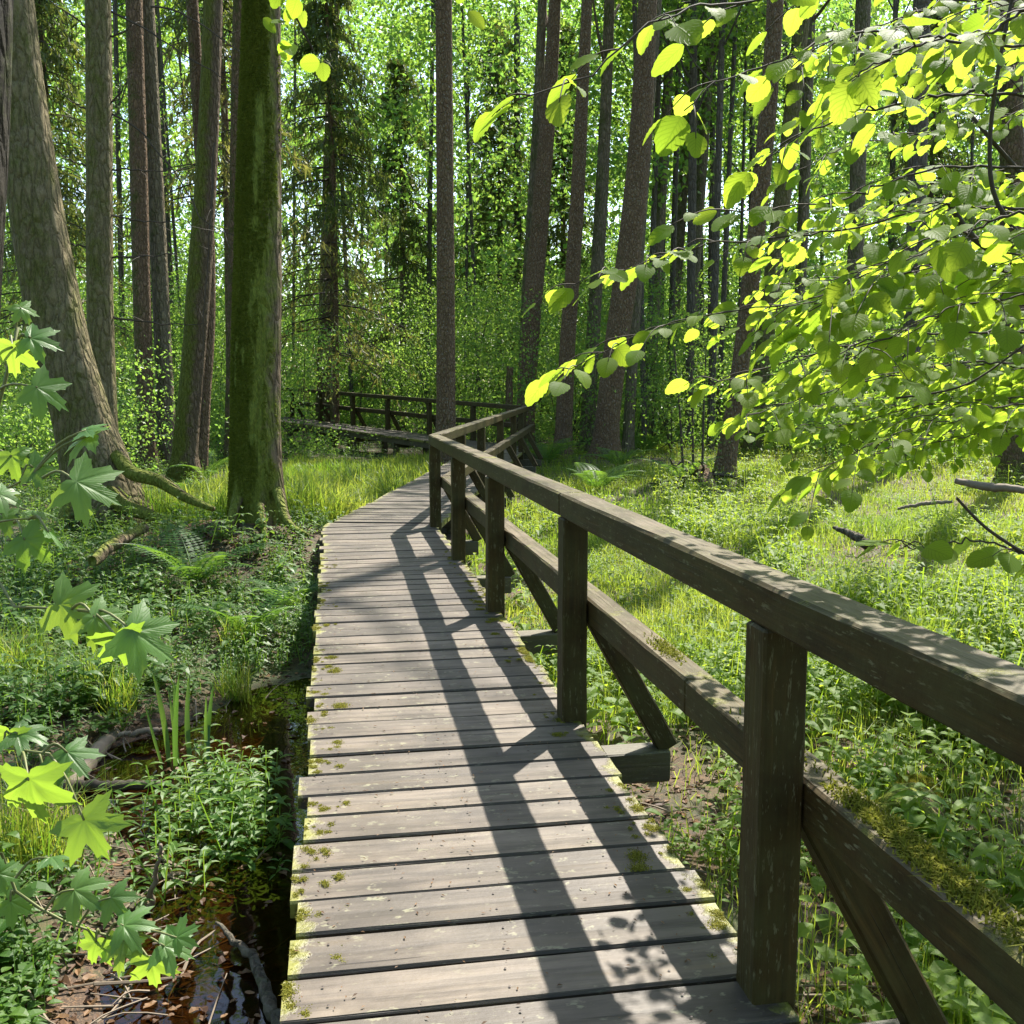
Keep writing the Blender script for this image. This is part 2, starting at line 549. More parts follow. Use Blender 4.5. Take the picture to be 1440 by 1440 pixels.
def bark_mat(name, c1, c2, mossc=(.06, .085, .012), moss=.3, scale=14.0, stretch=.28, speck=0.0, side=0.0, spec=.15):
    """fissured bark; moss grows where noise says and, with side, on the side facing -x / -y"""
    m, n, l = mat(name)
    tc = n.new('ShaderNodeTexCoord'); ge = n.new('ShaderNodeNewGeometry')
    pos = ge.outputs['Position']
    v = scaled(n, l, pos, (1, 1, stretch))
    vo = n.new('ShaderNodeTexVoronoi'); vo.feature = 'DISTANCE_TO_EDGE'; vo.inputs['Scale'].default_value = scale
    dn = n.new('ShaderNodeTexNoise'); dn.inputs['Scale'].default_value = scale * .6; l.new(v, dn.inputs['Vector'])
    vm = n.new('ShaderNodeVectorMath'); vm.operation = 'ADD'
    sc = n.new('ShaderNodeVectorMath'); sc.operation = 'SCALE'; sc.inputs['Scale'].default_value = .10
    l.new(dn.outputs['Color'], sc.inputs[0]); l.new(v, vm.inputs[0]); l.new(sc.outputs[0], vm.inputs[1])
    l.new(vm.outputs[0], vo.inputs['Vector'])
    ridge = ramp(n, l, vo.outputs['Distance'], .0, .28)
    fine = noise(n, l, scaled(n, l, pos, (1, 1, .45)), scale * 5, 4, .7)
    big = noise(n, l, scaled(n, l, pos, (1, 1, .35)), 2.6, 5, .65)
    col = mixc(n, l, ridge, (c1[0] * .45, c1[1] * .45, c1[2] * .45), c1)
    col = mixc(n, l, math_(n, l, 'MULTIPLY', ramp(n, l, fine, .4, .7), .6), col, c2)
    col = mixc(n, l, math_(n, l, 'MULTIPLY', ramp(n, l, big, .4, .65), .35), col, (c1[0] * .55, c1[1] * .5, c1[2] * .5))
    if speck:
        vs = n.new('ShaderNodeTexVoronoi'); vs.inputs['Scale'].default_value = 22; l.new(scaled(n, l, pos, (1, 1, .7)), vs.inputs['Vector'])
        sk = ramp(n, l, vs.outputs['Distance'], .16, .3, (1, 1, 1), (0, 0, 0))
        col = mixc(n, l, math_(n, l, 'MULTIPLY', sk, speck), col, (.26, .25, .19))
    mn = noise(n, l, scaled(n, l, pos, (1, 1, .8)), 4.2, 7, .75)
    f = mn
    if side:
        sp = n.new('ShaderNodeSeparateXYZ'); l.new(ge.outputs['Normal'], sp.inputs[0])
        dirv = math_(n, l, 'MULTIPLY_ADD', sp.outputs[0], -.35)
        d2 = math_(n, l, 'MULTIPLY', sp.outputs[1], -.2)
        f = math_(n, l, 'ADD', mn, math_(n, l, 'MULTIPLY', math_(n, l, 'ADD', math_(n, l, 'MULTIPLY', sp.outputs[0], -.35), d2), side))
    mk = ramp(n, l, f, .62 - .42 * moss, .84 - .42 * moss)
    mcol = mixc(n, l, ramp(n, l, fine, .35, .7), (mossc[0] * .62, mossc[1] * .66, mossc[2] * .6), (mossc[0] * 1.5, mossc[1] * 1.4, mossc[2] * 1.3))
    col = mixc(n, l, math_(n, l, 'MULTIPLY', mk, .9), col, mcol)
    p = n.new('ShaderNodeBsdfPrincipled'); p.inputs['Roughness'].default_value = .85
    p.inputs['Specular IOR Level'].default_value = spec
    l.new(col, p.inputs['Base Color'])
    h = math_(n, l, 'ADD', math_(n, l, 'MULTIPLY', ridge, .8), math_(n, l, 'MULTIPLY', fine, .5))
    b = n.new('ShaderNodeBump'); b.inputs['Strength'].default_value = 1.0; b.inputs['Distance'].default_value = .045
    l.new(h, b.inputs['Height']); l.new(b.outputs[0], p.inputs['Normal'])
    o = n.new('ShaderNodeOutputMaterial'); l.new(p.outputs[0], o.inputs[0])
    return m


def plain(name, c, c2=None, rough=.8, scale=20):
    m, n, l = mat(name)
    tc = n.new('ShaderNodeTexCoord')
    p = n.new('ShaderNodeBsdfPrincipled'); p.inputs['Roughness'].default_value = rough
    c2 = c2 or tuple(x * .5 for x in c)
    l.new(mixc(n, l, noise(n, l, tc.outputs['Object'], scale, 4), c, c2), p.inputs['Base Color'])
    o = n.new('ShaderNodeOutputMaterial'); l.new(p.outputs[0], o.inputs[0])
    return m


M_HAZEL = leaf_mat('hazel_leaf', (.055, .120, .012), (.095, .165, .018), (.36, .56, .035), (.56, .72, .06), .57, .55, .08, 'pinnate')
M_MAPLE = leaf_mat('maple_leaf', (.06, .145, .035), (.09, .19, .045), (.32, .54, .04), (.48, .68, .06), .45, .42, .42, 'palmate')
M_CROWN = leaf_mat('canopy_leaf', (.04, .09, .015), (.075, .135, .02), (.18, .36, .035), (.38, .54, .05), .5, .45, .4)
M_THICK = leaf_mat('thicket_leaf', (.055, .13, .026), (.095, .165, .03), (.24, .50, .07), (.42, .60, .08), .48, .45, .4)
M_HERB = leaf_mat('herb_leaf', (.030, .090, .014), (.085, .155, .024), (.16, .33, .03), (.32, .46, .04), .4, .5, .35)
M_IRIS = leaf_mat('iris_blade', (.045, .115, .035), (.07, .15, .04), (.16, .32, .04), (.26, .42, .05), .35, .42, .4)
M_MARSH = leaf_mat('marsh_leaf', (.05, .125, .018), (.09, .17, .025), (.2, .38, .03), (.36, .5, .045), .42, .5, .3)
M_MEADOW = leaf_mat('meadow_leaf', (.07, .14, .018), (.13, .20, .028), (.32, .50, .03), (.55, .64, .05), .48, .55, .22)
M_GRASS = leaf_mat('grass_blade', (.050, .12, .016), (.14, .18, .035), (.22, .42, .025), (.54, .58, .07), .45, .5, .3)
M_FERN = leaf_mat('fern_leaf', (.035, .10, .02), (.06, .14, .025), (.16, .34, .03), (.30, .46, .04), .42, .45, .35)
M_NEEDLE = leaf_mat('spruce_needles', (.06, .10, .028), (.13, .125, .045), (.20, .28, .04), (.38, .36, .08), .35, .5, .3)
M_LITTER = leaf_mat('dead_leaf', (.045, .020, .009), (.21, .12, .055), (.06, .025, .01), (.24, .13, .045), .25, .6, .3)
M_MOSSR = leaf_mat('rail_moss_tuft', (.09, .10, .012), (.20, .20, .025), (.12, .14, .012), (.28, .29, .03), .3, .8, .1)
M_MOSS = leaf_mat('moss_tuft', (.11, .12, .014), (.25, .23, .035), (.17, .18, .02), (.36, .33, .045), .35, .7, .15)
M_MOSSD = leaf_mat('dark_moss_tuft', (.07, .10, .013), (.18, .20, .025), (.09, .14, .012), (.22, .25, .03), .3, .8, .1)
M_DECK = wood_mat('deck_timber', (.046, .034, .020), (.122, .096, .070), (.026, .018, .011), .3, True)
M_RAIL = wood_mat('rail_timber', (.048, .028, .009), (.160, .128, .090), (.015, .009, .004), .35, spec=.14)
M_UNDER = wood_mat('under_timber', (.085, .062, .036), (.10, .08, .05), (.03, .024, .014), .25)
M_BARKA = bark_mat('alder_bark', (.215, .175, .09), (.34, .295, .17), moss=.42, scale=13, stretch=.30, side=.15, mossc=(.10, .115, .022))
M_BARKM = bark_mat('mossy_bark', (.16, .12, .075), (.26, .20, .12), (.145, .18, .026), moss=.84, scale=12, side=.75)
M_BARKC = bark_mat('half_mossy_bark', (.16, .115, .070), (.25, .19, .12), (.11, .13, .02), moss=.36, scale=16, side=.9)
M_BARKB = bark_mat('brown_bark', (.20, .128, .075), (.31, .22, .14), moss=.18, scale=18, stretch=.35, speck=.15, side=.4)
M_BARKS = bark_mat('speckled_bark', (.19, .125, .068), (.33, .24, .145), moss=.12, scale=17, stretch=.45, speck=.75)
M_BARKG = bark_mat('grey_bark', (.20, .165, .10), (.32, .275, .185), moss=.2, scale=14, stretch=.3, speck=.25, side=.3)
M_BARKF = bark_mat('far_bark', (.135, .12, .088), (.21, .19, .145), moss=.15, scale=12)
M_BARKD = bark_mat('dark_bark', (.035, .030, .020), (.07, .06, .04), moss=.25, scale=14)  # darkest of the bark colours, for the trunk at the left edge
M_TWIG = plain('twig_bark', (.055, .040, .022), (.03, .022, .013))
M_DEADW = plain('dead_wood', (.24, .19, .13), (.10, .075, .05), .8, 30)
M_STEM = plain('green_stem', (.16, .17, .05), (.10, .11, .03), .6)

# ground
m, n, l = mat('forest_floor')
tc = n.new('ShaderNodeTexCoord'); ob = tc.outputs['Object']
a = noise(n, l, ob, .9, 6, .65); b_ = noise(n, l, ob, 14, 5, .7); c_ = noise(n, l, ob, 45, 3, .6); d_ = noise(n, l, ob, 2.7, 5, .65)
f_ = noise(n, l, ob, 130, 3, .7)
col = mixc(n, l, ramp(n, l, b_, .38, .66), (.020, .014, .009), (.085, .048, .024))
col = mixc(n, l, math_(n, l, 'MULTIPLY', ramp(n, l, f_, .52, .66), .6), col, (.20, .13, .07))
col = mixc(n, l, math_(n, l, 'MULTIPLY', ramp(n, l, f_, .34, .46, (1, 1, 1), (0, 0, 0)), .6), col, (.012, .009, .006))
col = mixc(n, l, math_(n, l, 'MULTIPLY', ramp(n, l, c_, .55, .72), .7), col, (.17, .085, .035))
col = mixc(n, l, math_(n, l, 'MULTIPLY', ramp(n, l, a, .44, .62), .75), col, (.030, .050, .010))
col = mixc(n, l, math_(n, l, 'MULTIPLY', ramp(n, l, d_, .56, .70), .7), col, (.055, .085, .015))
GROUND_M = m
p = n.new('ShaderNodeBsdfPrincipled'); p.inputs['Roughness'].default_value = .9
l.new(col, p.inputs['Base Color'])
bm = n.new('ShaderNodeBump'); bm.inputs['Strength'].default_value = .7; bm.inputs['Distance'].default_value = .012
l.new(math_(n, l, 'ADD', b_, math_(n, l, 'MULTIPLY', c_, .5)), bm.inputs['Height']); l.new(bm.outputs[0], p.inputs['Normal'])
o = n.new('ShaderNodeOutputMaterial'); l.new(p.outputs[0], o.inputs[0])

m, n, l = mat('bog_water')
WATER_M = m
fr = n.new('ShaderNodeFresnel'); fr.inputs['IOR'].default_value = 1.33
tr = n.new('ShaderNodeBsdfTransparent'); tr.inputs['Color'].default_value = (.34, .23, .10, 1)
gl = n.new('ShaderNodeBsdfGlossy'); gl.inputs['Roughness'].default_value = .02; gl.inputs['Color'].default_value = (1, 1, 1, 1)
tc = n.new('ShaderNodeTexCoord')
bm = n.new('ShaderNodeBump'); bm.inputs['Strength'].default_value = .12; bm.inputs['Distance'].default_value = .01
l.new(noise(n, l, tc.outputs['Object'], 5, 2), bm.inputs['Height'])
l.new(bm.outputs[0], gl.inputs['Normal']); l.new(bm.outputs[0], fr.inputs['Normal'])
mx = n.new('ShaderNodeMixShader')
l.new(fr.outputs[0], mx.inputs[0]); l.new(tr.outputs[0], mx.inputs[1]); l.new(gl.outputs[0], mx.inputs[2])
o = n.new('ShaderNodeOutputMaterial'); l.new(mx.outputs[0], o.inputs[0])

# ------------------------------------------------------------------ ground and water
def axis(lo, hi, n, c, k):
    t = np.linspace(-1, 1, n)
    s = np.sinh(t * k) / np.sinh(k)
    return np.where(s < 0, c + (c - lo) * s, c + (hi - c) * s)


gx = axis(-170, 170, 420, 0, 5.2)
gy = axis(-60, 230, 460, 5, 5.0)
X, Y = np.meshgrid(gx, gy)
V = np.stack([X, Y, gz(X, Y)], -1).reshape(-1, 3)
i = np.arange(len(gy) - 1)[:, None]; j = np.arange(len(gx) - 1)[None, :]; W_ = len(gx)
F = np.stack([i * W_ + j, i * W_ + j + 1, (i + 1) * W_ + j + 1, (i + 1) * W_ + j], -1).reshape(-1, 4)
mb = MB(); mb.add(V, F)
tag(mb.build('ground', GROUND_M, None, True), kind='structure')

mb = MB()
wx = np.linspace(-5, 7, 13); wy = np.linspace(-4, 10, 15)
X, Y = np.meshgrid(wx, wy)
V = np.stack([X, Y, np.full(X.shape, WATER)], -1).reshape(-1, 3)
i = np.arange(14)[:, None]; j = np.arange(12)[None, :]
mb.add(V, np.stack([i * 13 + j, i * 13 + j + 1, (i + 1) * 13 + j + 1, (i + 1) * 13 + j], -1).reshape(-1, 4))
tag(mb.build('water', WATER_M), kind='structure')

# ------------------------------------------------------------------ boardwalk
def plank(mb, a0, a1, b0, b1, zf, th=.05, rr=None):
    """a board whose ends run a0-a1 (left) and b0-b1 (right); zf gives the height"""
    rr = R.random() if rr is None else rr
    ch = .006
    S = 9
    a0, a1, b0, b1 = [np.asarray(q, float) for q in (a0, a1, b0, b1)]
    V, UV, AX = [], [], []
    dz = (R.random() - .5) * .008
    tl = (R.random() - .5) * .006
    L = np.linalg.norm(b0 - a0)
    for s in range(S + 1):
        t = s / S
        p0 = a0 + (b0 - a0) * t; p1 = a1 + (b1 - a1) * t
        d = (p1 - p0); wv = np.linalg.norm(d); d = d / max(wv, 1e-6)
        c = min(ch, wv * .3)
        z = zf(*((p0 + p1) / 2)) + dz + (R.random() - .5) * .0016 + tl * (t - .5)
        cup = .003
        prof = [(p0, -th), (p0, -c), (p0 + d * c, cup), ((p0 + p1) / 2, 0), (p1 - d * c, cup), (p1, -c), (p1, -th)]
        for k, (q, zz) in enumerate(prof):
            V.append((q[0], q[1], z + zz)); UV.append((L * t + rr * 31, k * wv / 6 + rr * 7)); AX.append(min(t, 1 - t) * L)
    n = S + 1
    i = np.arange(S)[:, None]; j = np.arange(7)[None, :]
    F = np.stack([i * 7 + j, (i + 1) * 7 + j, (i + 1) * 7 + (j + 1) % 7, i * 7 + (j + 1) % 7], -1).reshape(-1, 4)
    bs = mb.n
    mb.add(V, F, rr, UV, AX)
    e = S * 7
    mb.more([[0, 1, 5, 6], [1, 2, 4, 5], [e + 6, e + 5, e + 1, e], [e + 5, e + 4, e + 2, e + 1]], bs)
    mb.more([[2, 3, 4], [e + 4, e + 3, e + 2]], bs)


def deck_z3(x, y):
    s, t, L = seg_st(x, y, C2, C3)
    return .004 + .030 * max(s, 0)


def flat(x, y): return 0.0


def unit(a, b):
    d = (b - a); return d / np.linalg.norm(d)


D1, D2, D3 = unit(C0, C1), unit(C1, C2), unit(C2, C3)
N1, N2, N3 = [np.array((-d[1], d[0])) for d in (D1, D2, D3)]   # left normals
EDGE = .03    # boards reach this far right of the railing line
moss_spots = []


def decking(root, a, b, d, nrm, zf, s0, s1, posts, left_moss=True):
    mb = MB()
    s = s0
    while s < s1:
        wd = .188 + R.normal() * .006
        gap = .013 + abs(R.normal()) * .004
        lo, ro = WDECK + (R.random() - .5) * .05, -EDGE + (R.random() - .5) * .03
        p0 = a + d * s; p1 = a + d * (s + wd)
        plank(mb, p0 + nrm * lo, p1 + nrm * lo, p0 + nrm * ro, p1 + nrm * ro, zf)
        if left_moss and p0[1] < 9.5 and p0[1] > 1.2:
            moss_spots.append((p0 + nrm * lo, p1 + nrm * lo, -nrm, .9 if p0[1] < 6 else .5))
            moss_spots.append((p0 + nrm * ro, p1 + nrm * ro, nrm, .9))
        s += wd + gap
    return mb


L1 = np.linalg.norm(C1 - C0); L2 = np.linalg.norm(C2 - C1); L3 = np.linalg.norm(C3 - C2)
PY1 = [.35, 2.5, 4.69, 7.0, 9.1, 11.2]
S1P = [float(seg_st(float(rail_x(np.array(yy))), yy, C0, C1)[0]) for yy in PY1]
S2P = [2.15, 4.45, 7.45, 10.3, 12.3]
S3P = [.12, 2.25, 4.35, 6.6, 8.7, 10.9, 13.0]


def boardwalk(label, a, b, d, nrm, zf, s0, s1, posts, extra=None, left_moss=True, outr=True):
    mid = a + d * (s0 + s1) / 2
    root = thing('boardwalk', label, 'boardwalk', (mid[0], mid[1], 0), 'stretches of the plank boardwalk')
    mb = decking(root, a, b, d, nrm, zf, s0, s1, posts, left_moss)
    if extra: extra(mb)
    mb.build('decking', M_DECK, root)
    for off in (.16, WDECK * .5, WDECK - .10):
        q0 = a + d * s0 + nrm * off; q1 = a + d * s1 + nrm * off
        mb = MB(); beam(mb, (q0[0], q0[1], zf(*q0) - .125), (q1[0], q1[1], zf(*q1) - .125), .10, .14, seg=12)
        mb.build('joist', M_UNDER, root)
    for ps in posts:
        q = a + d * (ps + .0)
        z = zf(*q) - .27
        mb = MB()
        q0 = q + nrm * (WDECK - .02); q1 = q - nrm * (.47 if outr else .1)
        beam(mb, (q0[0], q0[1], z + .028), (q1[0], q1[1], z + .028), .14, .15)
        mb.build('crossbeam', M_UNDER, root)
        for off in (.12, WDECK - .14):
            g = q + nrm * off
            zb = float(gz(g[0], g[1])) - .3
            mb = MB(); beam(mb, (g[0], g[1], zb), (g[0], g[1], z - .05), .14, .14, side=(nrm[0], nrm[1], 0))
            mb.build('pile', M_UNDER, root)
    return root


def corner_fan(mb):
    # boards that turn the corner, narrower on the inside
    K = 3
    c = C1 - N1 * EDGE
    for k in range(K):
        f0, f1 = k / K + .012, (k + 1) / K - .012
        def pt(f, off):
            nn = N1 * (1 - f) + N2 * f; nn /= np.linalg.norm(nn)
            cc = C1 + D1 * .10 + (D2 - D1) * .0 + D2 * (.06 * f)
            return cc + nn * off
        plank(mb, pt(f0, WDECK), pt(f1, WDECK), pt(f0, -.02), pt(f1, -.02), flat)


bw1 = boardwalk('near straight stretch of weathered plank boardwalk with moss along its left edge', C0, C1, D1, N1, flat, 0.0, L1 + .06, S1P, corner_fan)
bw2 = boardwalk('middle stretch of plank boardwalk past the first bend, half in tree shade', C1, C2, D2, N2, flat, .28, L2 + .5, S2P, None, False)
bw3 = boardwalk('far raised stretch of plank boardwalk crossing behind the tall grass', C2, C3, D3, N3, deck_z3, .05, L3, S3P, None, False)

# nail heads over the joists of the near stretch
mb = MB()
th_ = np.arange(7) * 2 * math.pi / 7
for (e0, e1, inn, pr) in moss_spots[::2]:
    for off in (.11, WDECK * .5 - .02, WDECK - .20):
        for f_ in (.25, .75):
            c = e0 + (e1 - e0) * (f_ + R.normal() * .03) + inn * (off + R.normal() * .008)
            V = np.stack([c[0] + .0042 * np.cos(th_), c[1] + .0042 * np.sin(th_), np.full(7, .0075)], 1)
            mb.add(np.vstack([V, [(c[0], c[1], .008)]]), [[k_, (k_ + 1) % 7, 7] for k_ in range(7)])
tag(mb.build('nails', plain('rusty_iron', (.05, .028, .018), (.02, .013, .010), .6), bw1), kind='stuff')

# moss cushions at the board ends
mb = MB()
for (e0, e1, inn, pr) in moss_spots:
    al = unit(e0, e1); wl = np.linalg.norm(e1 - e0)
    if R.random() > pr: continue
    for q_ in range(R.integers(3, 13)):
        rad_ = R.uniform(.005, .016) if R.random() < .85 else R.uniform(.016, .034)
        c = e0 + al * R.uniform(.02, wl - .02) + inn * (R.random() ** 2.2 * .15 - .0)
        nb = int(480 * (rad_ / .03) ** 2) + 14
        o2 = R.normal(size=(nb, 2)) * rad_ * np.array((.85, .6))
        xy = c[None] + al[None] * o2[:, :1] + inn[None] * o2[:, 1:]
        ua = (xy - e0) @ al; ui = (xy - e0) @ inn
        ok = (ua > .004) & (ua < wl - .004) & (ui > .001)
        xy = xy[ok]
        blades(mb, xy, .001, .003 + .007 * min(1, rad_ / .025) * np.exp(-(o2[ok] ** 2).sum(1) / (rad_ * rad_)), .004, .9)
mb.build('moss', M_MOSS, bw1)

# ------------------------------------------------------------------ railings
def P3(q, z): return (q[0], q[1], z)


def railing(label, a, b, d, nrm, posts, zf, s0, s1, mids, brace=True, ztop=1.03, mid_ext=0.0, handz=0.0, rise=0.0, zmid=.50):
    mid = a + d * (s0 + s1) / 2
    root = thing('railing', label, 'railing', (mid[0], mid[1], 0), 'wooden railings along the boardwalk')
    def up(s_): return rise * (1 - (s_ - s0) / (s1 - s0))
    cuts = [s0] + mids + [s1]
    for k in range(len(cuts) - 1):
        c0, c1 = a + d * (cuts[k] + (.002 if k else 0)), a + d * (cuts[k + 1] - .002)
        mb = MB(); beam(mb, P3(c0, zf(*c0) + ztop - .055 + handz + up(cuts[k])), P3(c1, zf(*c1) + ztop - .055 + handz + up(cuts[k + 1])), .125, .11, .009, seg=26, wob=.002)
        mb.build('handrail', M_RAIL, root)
    for ps in posts:
        q = a + d * ps
        z = zf(*q)
        mb = MB(); beam(mb, P3(q, z - .22), P3(q, z + ztop - .114 + handz + up(ps)), .118, .118, .007, side=(nrm[0], nrm[1], 0))
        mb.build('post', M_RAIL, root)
        if brace:
            t0 = q - nrm * .10; t1 = q - nrm * .47
            mb = MB(); beam(mb, P3(t0, z + .50), P3(t1, z - .165), .09, .10, .007, side=(d[0], d[1], 0))
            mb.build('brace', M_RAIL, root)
    ms = [s0 + .02] + [p_ + .85 for p_ in posts[1:-1:2]] + [s1 + mid_ext]
    for k in range(len(ms) - 1):
        off = -.119 - .004 * (k % 2)
        c0, c1 = a + d * (ms[k] + .002) + nrm * off, a + d * (ms[k + 1] - .002) + nrm * off
        mb = MB(); beam(mb, P3(c0, zf(*c0) + zmid + up(ms[k]) * .4 - .008), P3(c1, zf(*c1) + zmid + up(ms[k + 1]) * .4 + .004 * (k % 2) - .008), .11, .125, .009, seg=20, wob=.002)
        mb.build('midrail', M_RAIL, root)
    return root


r1 = railing('near railing of dark timber with mossy lower rail, running up to the first bend', C0, C1, D1, N1, S1P, flat, 0, L1 + .03, [S1P[2] + .02], ztop=1.01, rise=.115)
r2 = railing('middle railing between the two bends, its handrail pale in the sun', C1, C2, D2, N2, S2P, flat, .09, L2 + .02, [S2P[1] + .05, S2P[3]], mid_ext=.5, handz=-.018)
r3 = railing('far railing of dark timber along the raised stretch behind the tall grass', C2, C3, D3, N3, S3P, deck_z3, .08, L3, [S3P[2], S3P[4]], handz=-.02)

# moss on the near lower rail
mb = MB()
for k in range(26):
    s = R.uniform(S1P[0], S1P[1] + 1.3)
    if k > 13: s = R.uniform(S1P[0] + .4, S1P[1] - .35)
    nb = 420
    t = R.normal(size=nb) * .09; q = R.normal(size=nb) * .022
    ok = np.abs(q) < .043
    t, q = t[ok], q[ok]
    xy = C0[None] + D1[None] * (s + t)[:, None] + N1[None] * (-.121 + q + R.normal() * .008)[:, None]
    zm_ = .5525 + .046 * (1 - (s + t[ok] if len(t) != len(xy) else s + t) / (L1 + .03))
    blades(mb, xy, zm_, .012 + .010 * R.random(len(xy)), .006, 1.0)
mb.build('moss', M_MOSSR, r1)

# ------------------------------------------------------------------ trees
def trunk_mesh(mb, P_, Rd, sides=20, dz=.25, amp=.03, lobes=(), seed=0):
    P_ = np.asarray(P_, float)
    z0, z1 = P_[0, 2], P_[-1, 2]
    n = max(8, int((z1 - z0) / dz))
    # denser rings low down
    t = np.linspace(0, 1, n) ** 1.25
    z = z0 + (z1 - z0) * t
    px = smooth_interp(z, P_[:, 2], P_[:, 0]); py = smooth_interp(z, P_[:, 2], P_[:, 1]); rr = np.interp(z, P_[:, 2], Rd)
    th = np.arange(sides) * 2 * math.pi / sides
    TH, Z = np.meshgrid(th, z)
    RR = np.repeat(rr[:, None], sides, 1)
    nz = fbm(np.cos(TH) * 2.2 + seed * 7.1, np.sin(TH) * 2.2, Z * .7, seed + 1, 3) - .5
    fi = vn(np.cos(TH) * 7 + seed * 3.7, np.sin(TH) * 7, Z * 1.6, seed + 5) - .5
    RR = RR * (1 + amp * 4 * nz + amp * fi)
    base = P_[0, 2] + .12
    for (ang, wdt, st, hh) in lobes:
        dd = (TH - ang + math.pi) % (2 * math.pi) - math.pi
        RR = RR * (1 + st * np.exp(-np.clip(Z - base, 0, 99) / hh) * np.exp(-(dd / wdt) ** 2))
    V = np.stack([px[:, None] + RR * np.cos(TH), py[:, None] + RR * np.sin(TH), Z], -1).reshape(-1, 3)
    i = np.arange(n - 1)[:, None]; j = np.arange(sides)[None, :]
    F = np.stack([i * sides + j, i * sides + (j + 1) % sides, (i + 1) * sides + (j + 1) % sides, (i + 1) * sides + j], -1).reshape(-1, 4)
    mb.add(V, F, 0.0)
    return V.reshape(n, sides, 3)


def smooth_interp(z, zp, xp):
    return smooth1(z, zp, xp)


def smooth1(z, zp, xp):
    zz = np.linspace(zp[0], zp[-1], 60)
    xx = np.interp(zz, zp, xp)
    k = np.ones(7) / 7
    xs = np.convolve(np.pad(xx, 3, mode='edge'), k, 'valid')
    return np.interp(z, zz, xs)


def auto_lobes(k, st, hh):
    a0 = R.random() * 6.28
    return [(a0 + q * 6.283 / k + R.normal() * .25, .38 + .15 * R.random(), st * (.6 + .8 * R.random()), hh * (.7 + .6 * R.random())) for q in range(k)]


def crown_leaves(root, top, rx, rz, ncl, nl, size, limbs=True, lo=None):
    c = np.array(top)
    fol = MB(); br = MB()
    u = R.normal(size=(ncl, 3)); u /= np.linalg.norm(u, axis=1)[:, None]
    u *= (R.random(ncl) ** .4)[:, None]
    cen = c + u * np.array((rx, rx, rz))
    pts = []
    for q in cen:
        k = int(nl * (.5 + R.random()))
        pts.append(q + R.normal(size=(k, 3)) * np.array((.75, .75, .38)) * (.6 + .6 * R.random()))
    pts = cull(np.concatenate(pts))
    rr = np.clip(R.random(len(pts)) * .75 + .35 * (vn(pts[:, 0] * .6, pts[:, 1] * .6, pts[:, 2] * .6, 5) - .3), 0, 1)
    leaves(fol, pts, size * (.7 + .6 * R.random(len(pts))), .45, .66, rr)
    return fol, cen


def make_tree(name, label, cat, D, pts, ztop, bark, crown=(3.0, 4.5, 34, 70, .15), sides=20, dz=.3, amp=.03, lobes=None, gname=None, lean_keep=.6, taper=.86, seed=0, ext_base=None, bare=0):
    """pts: (v, u, width in px) down the trunk; D its distance"""
    pts = sorted(pts, key=lambda q: -q[0])
    XYZ, RR = [], []
    for v, u, wd in pts:
        q = P(u, v, D); XYZ.append(q); RR.append(wd / FPX * D / 2)
    XYZ = np.array(XYZ); RR = np.array(RR)
    zg = float(gz(XYZ[0, 0], D))
    # foot: carry the lowest measured point down into the ground
    sl = (XYZ[1, 0] - XYZ[0, 0]) / max(XYZ[1, 2] - XYZ[0, 2], .1)
    foot = np.array((XYZ[0, 0] - sl * (XYZ[0, 2] - zg + .15) * .5, D, zg - .15))
    if XYZ[0, 2] > zg: XYZ = np.vstack([foot, XYZ]); RR = np.concatenate([[RR[0] * 1.05], RR])
    else: XYZ[0, 2] = zg - .15
    top = XYZ[-1]; sl = (XYZ[-1, 0] - XYZ[-2, 0]) / max(XYZ[-1, 2] - XYZ[-2, 2], .1) * lean_keep
    n = 5
    for k in range(1, n + 1):
        z = top[2] + (ztop - top[2]) * k / n
        XYZ = np.vstack([XYZ, (top[0] + sl * (z - top[2]), D + R.normal() * .08, z)])
        RR = np.concatenate([RR, [max(RR[-1] * taper, .03)]])
    root = thing(name, label, cat, (XYZ[0, 0], D, zg), gname)
    mb = MB()
    lb = auto_lobes(5, .45, .28) if lobes is None else lobes
    trunk_mesh(mb, XYZ, RR, sides, dz, amp, lb, seed)
    if crown:
        rx, rz, ncl, nl, sz = crown
        tp = XYZ[-1].copy(); tp[2] -= rz * .55
        fol, cen = crown_leaves(root, tp, rx, rz, ncl, nl, sz)
        if fol.n: fol.build('crown', M_CROWN, root)
        br = mb
        for q in cen[::3]:
            zz = min(max(q[2] - R.uniform(1, 3), XYZ[2, 2] + 1), ztop - .3)
            bx = np.interp(zz, XYZ[:, 2], XYZ[:, 0]); r0 = np.interp(zz, XYZ[:, 2], RR) * .4
            s = np.array((bx, D, zz)); m_ = (s + q) / 2 + np.array((0, 0, -.3))
            tube(br, [s, m_, q], [r0, r0 * .3], 5, 6)
    mb.build('trunk', bark, root, True)
    return root, XYZ, RR


def sticks(root, D, lst, name='dead_branch', r0=.018, mat_=None):
    for st in lst:
        mb = MB()
        p = [P(u, v, D - .05 * k) for k, (u, v) in enumerate(st)]
        p = smooth_path(p, 14) + R.normal(size=(14, 3)) * .012
        L = np.linalg.norm(p[-1] - p[0])
        tube(mb, p, [r0, r0 * .3], 5)
        for k in range(int(L * 3)):
            i = R.integers(2, 13)
            d = np.array((R.normal() * .5, R.normal() * .5, R.normal() * .4 - .1)) * .45
            tube(mb, [p[i], p[i] + d * .5 + R.normal(size=3) * .03, p[i] + d], [r0 * .35, r0 * .12], 4, 5)
        mb.build(name, mat_ or M_TWIG, root)


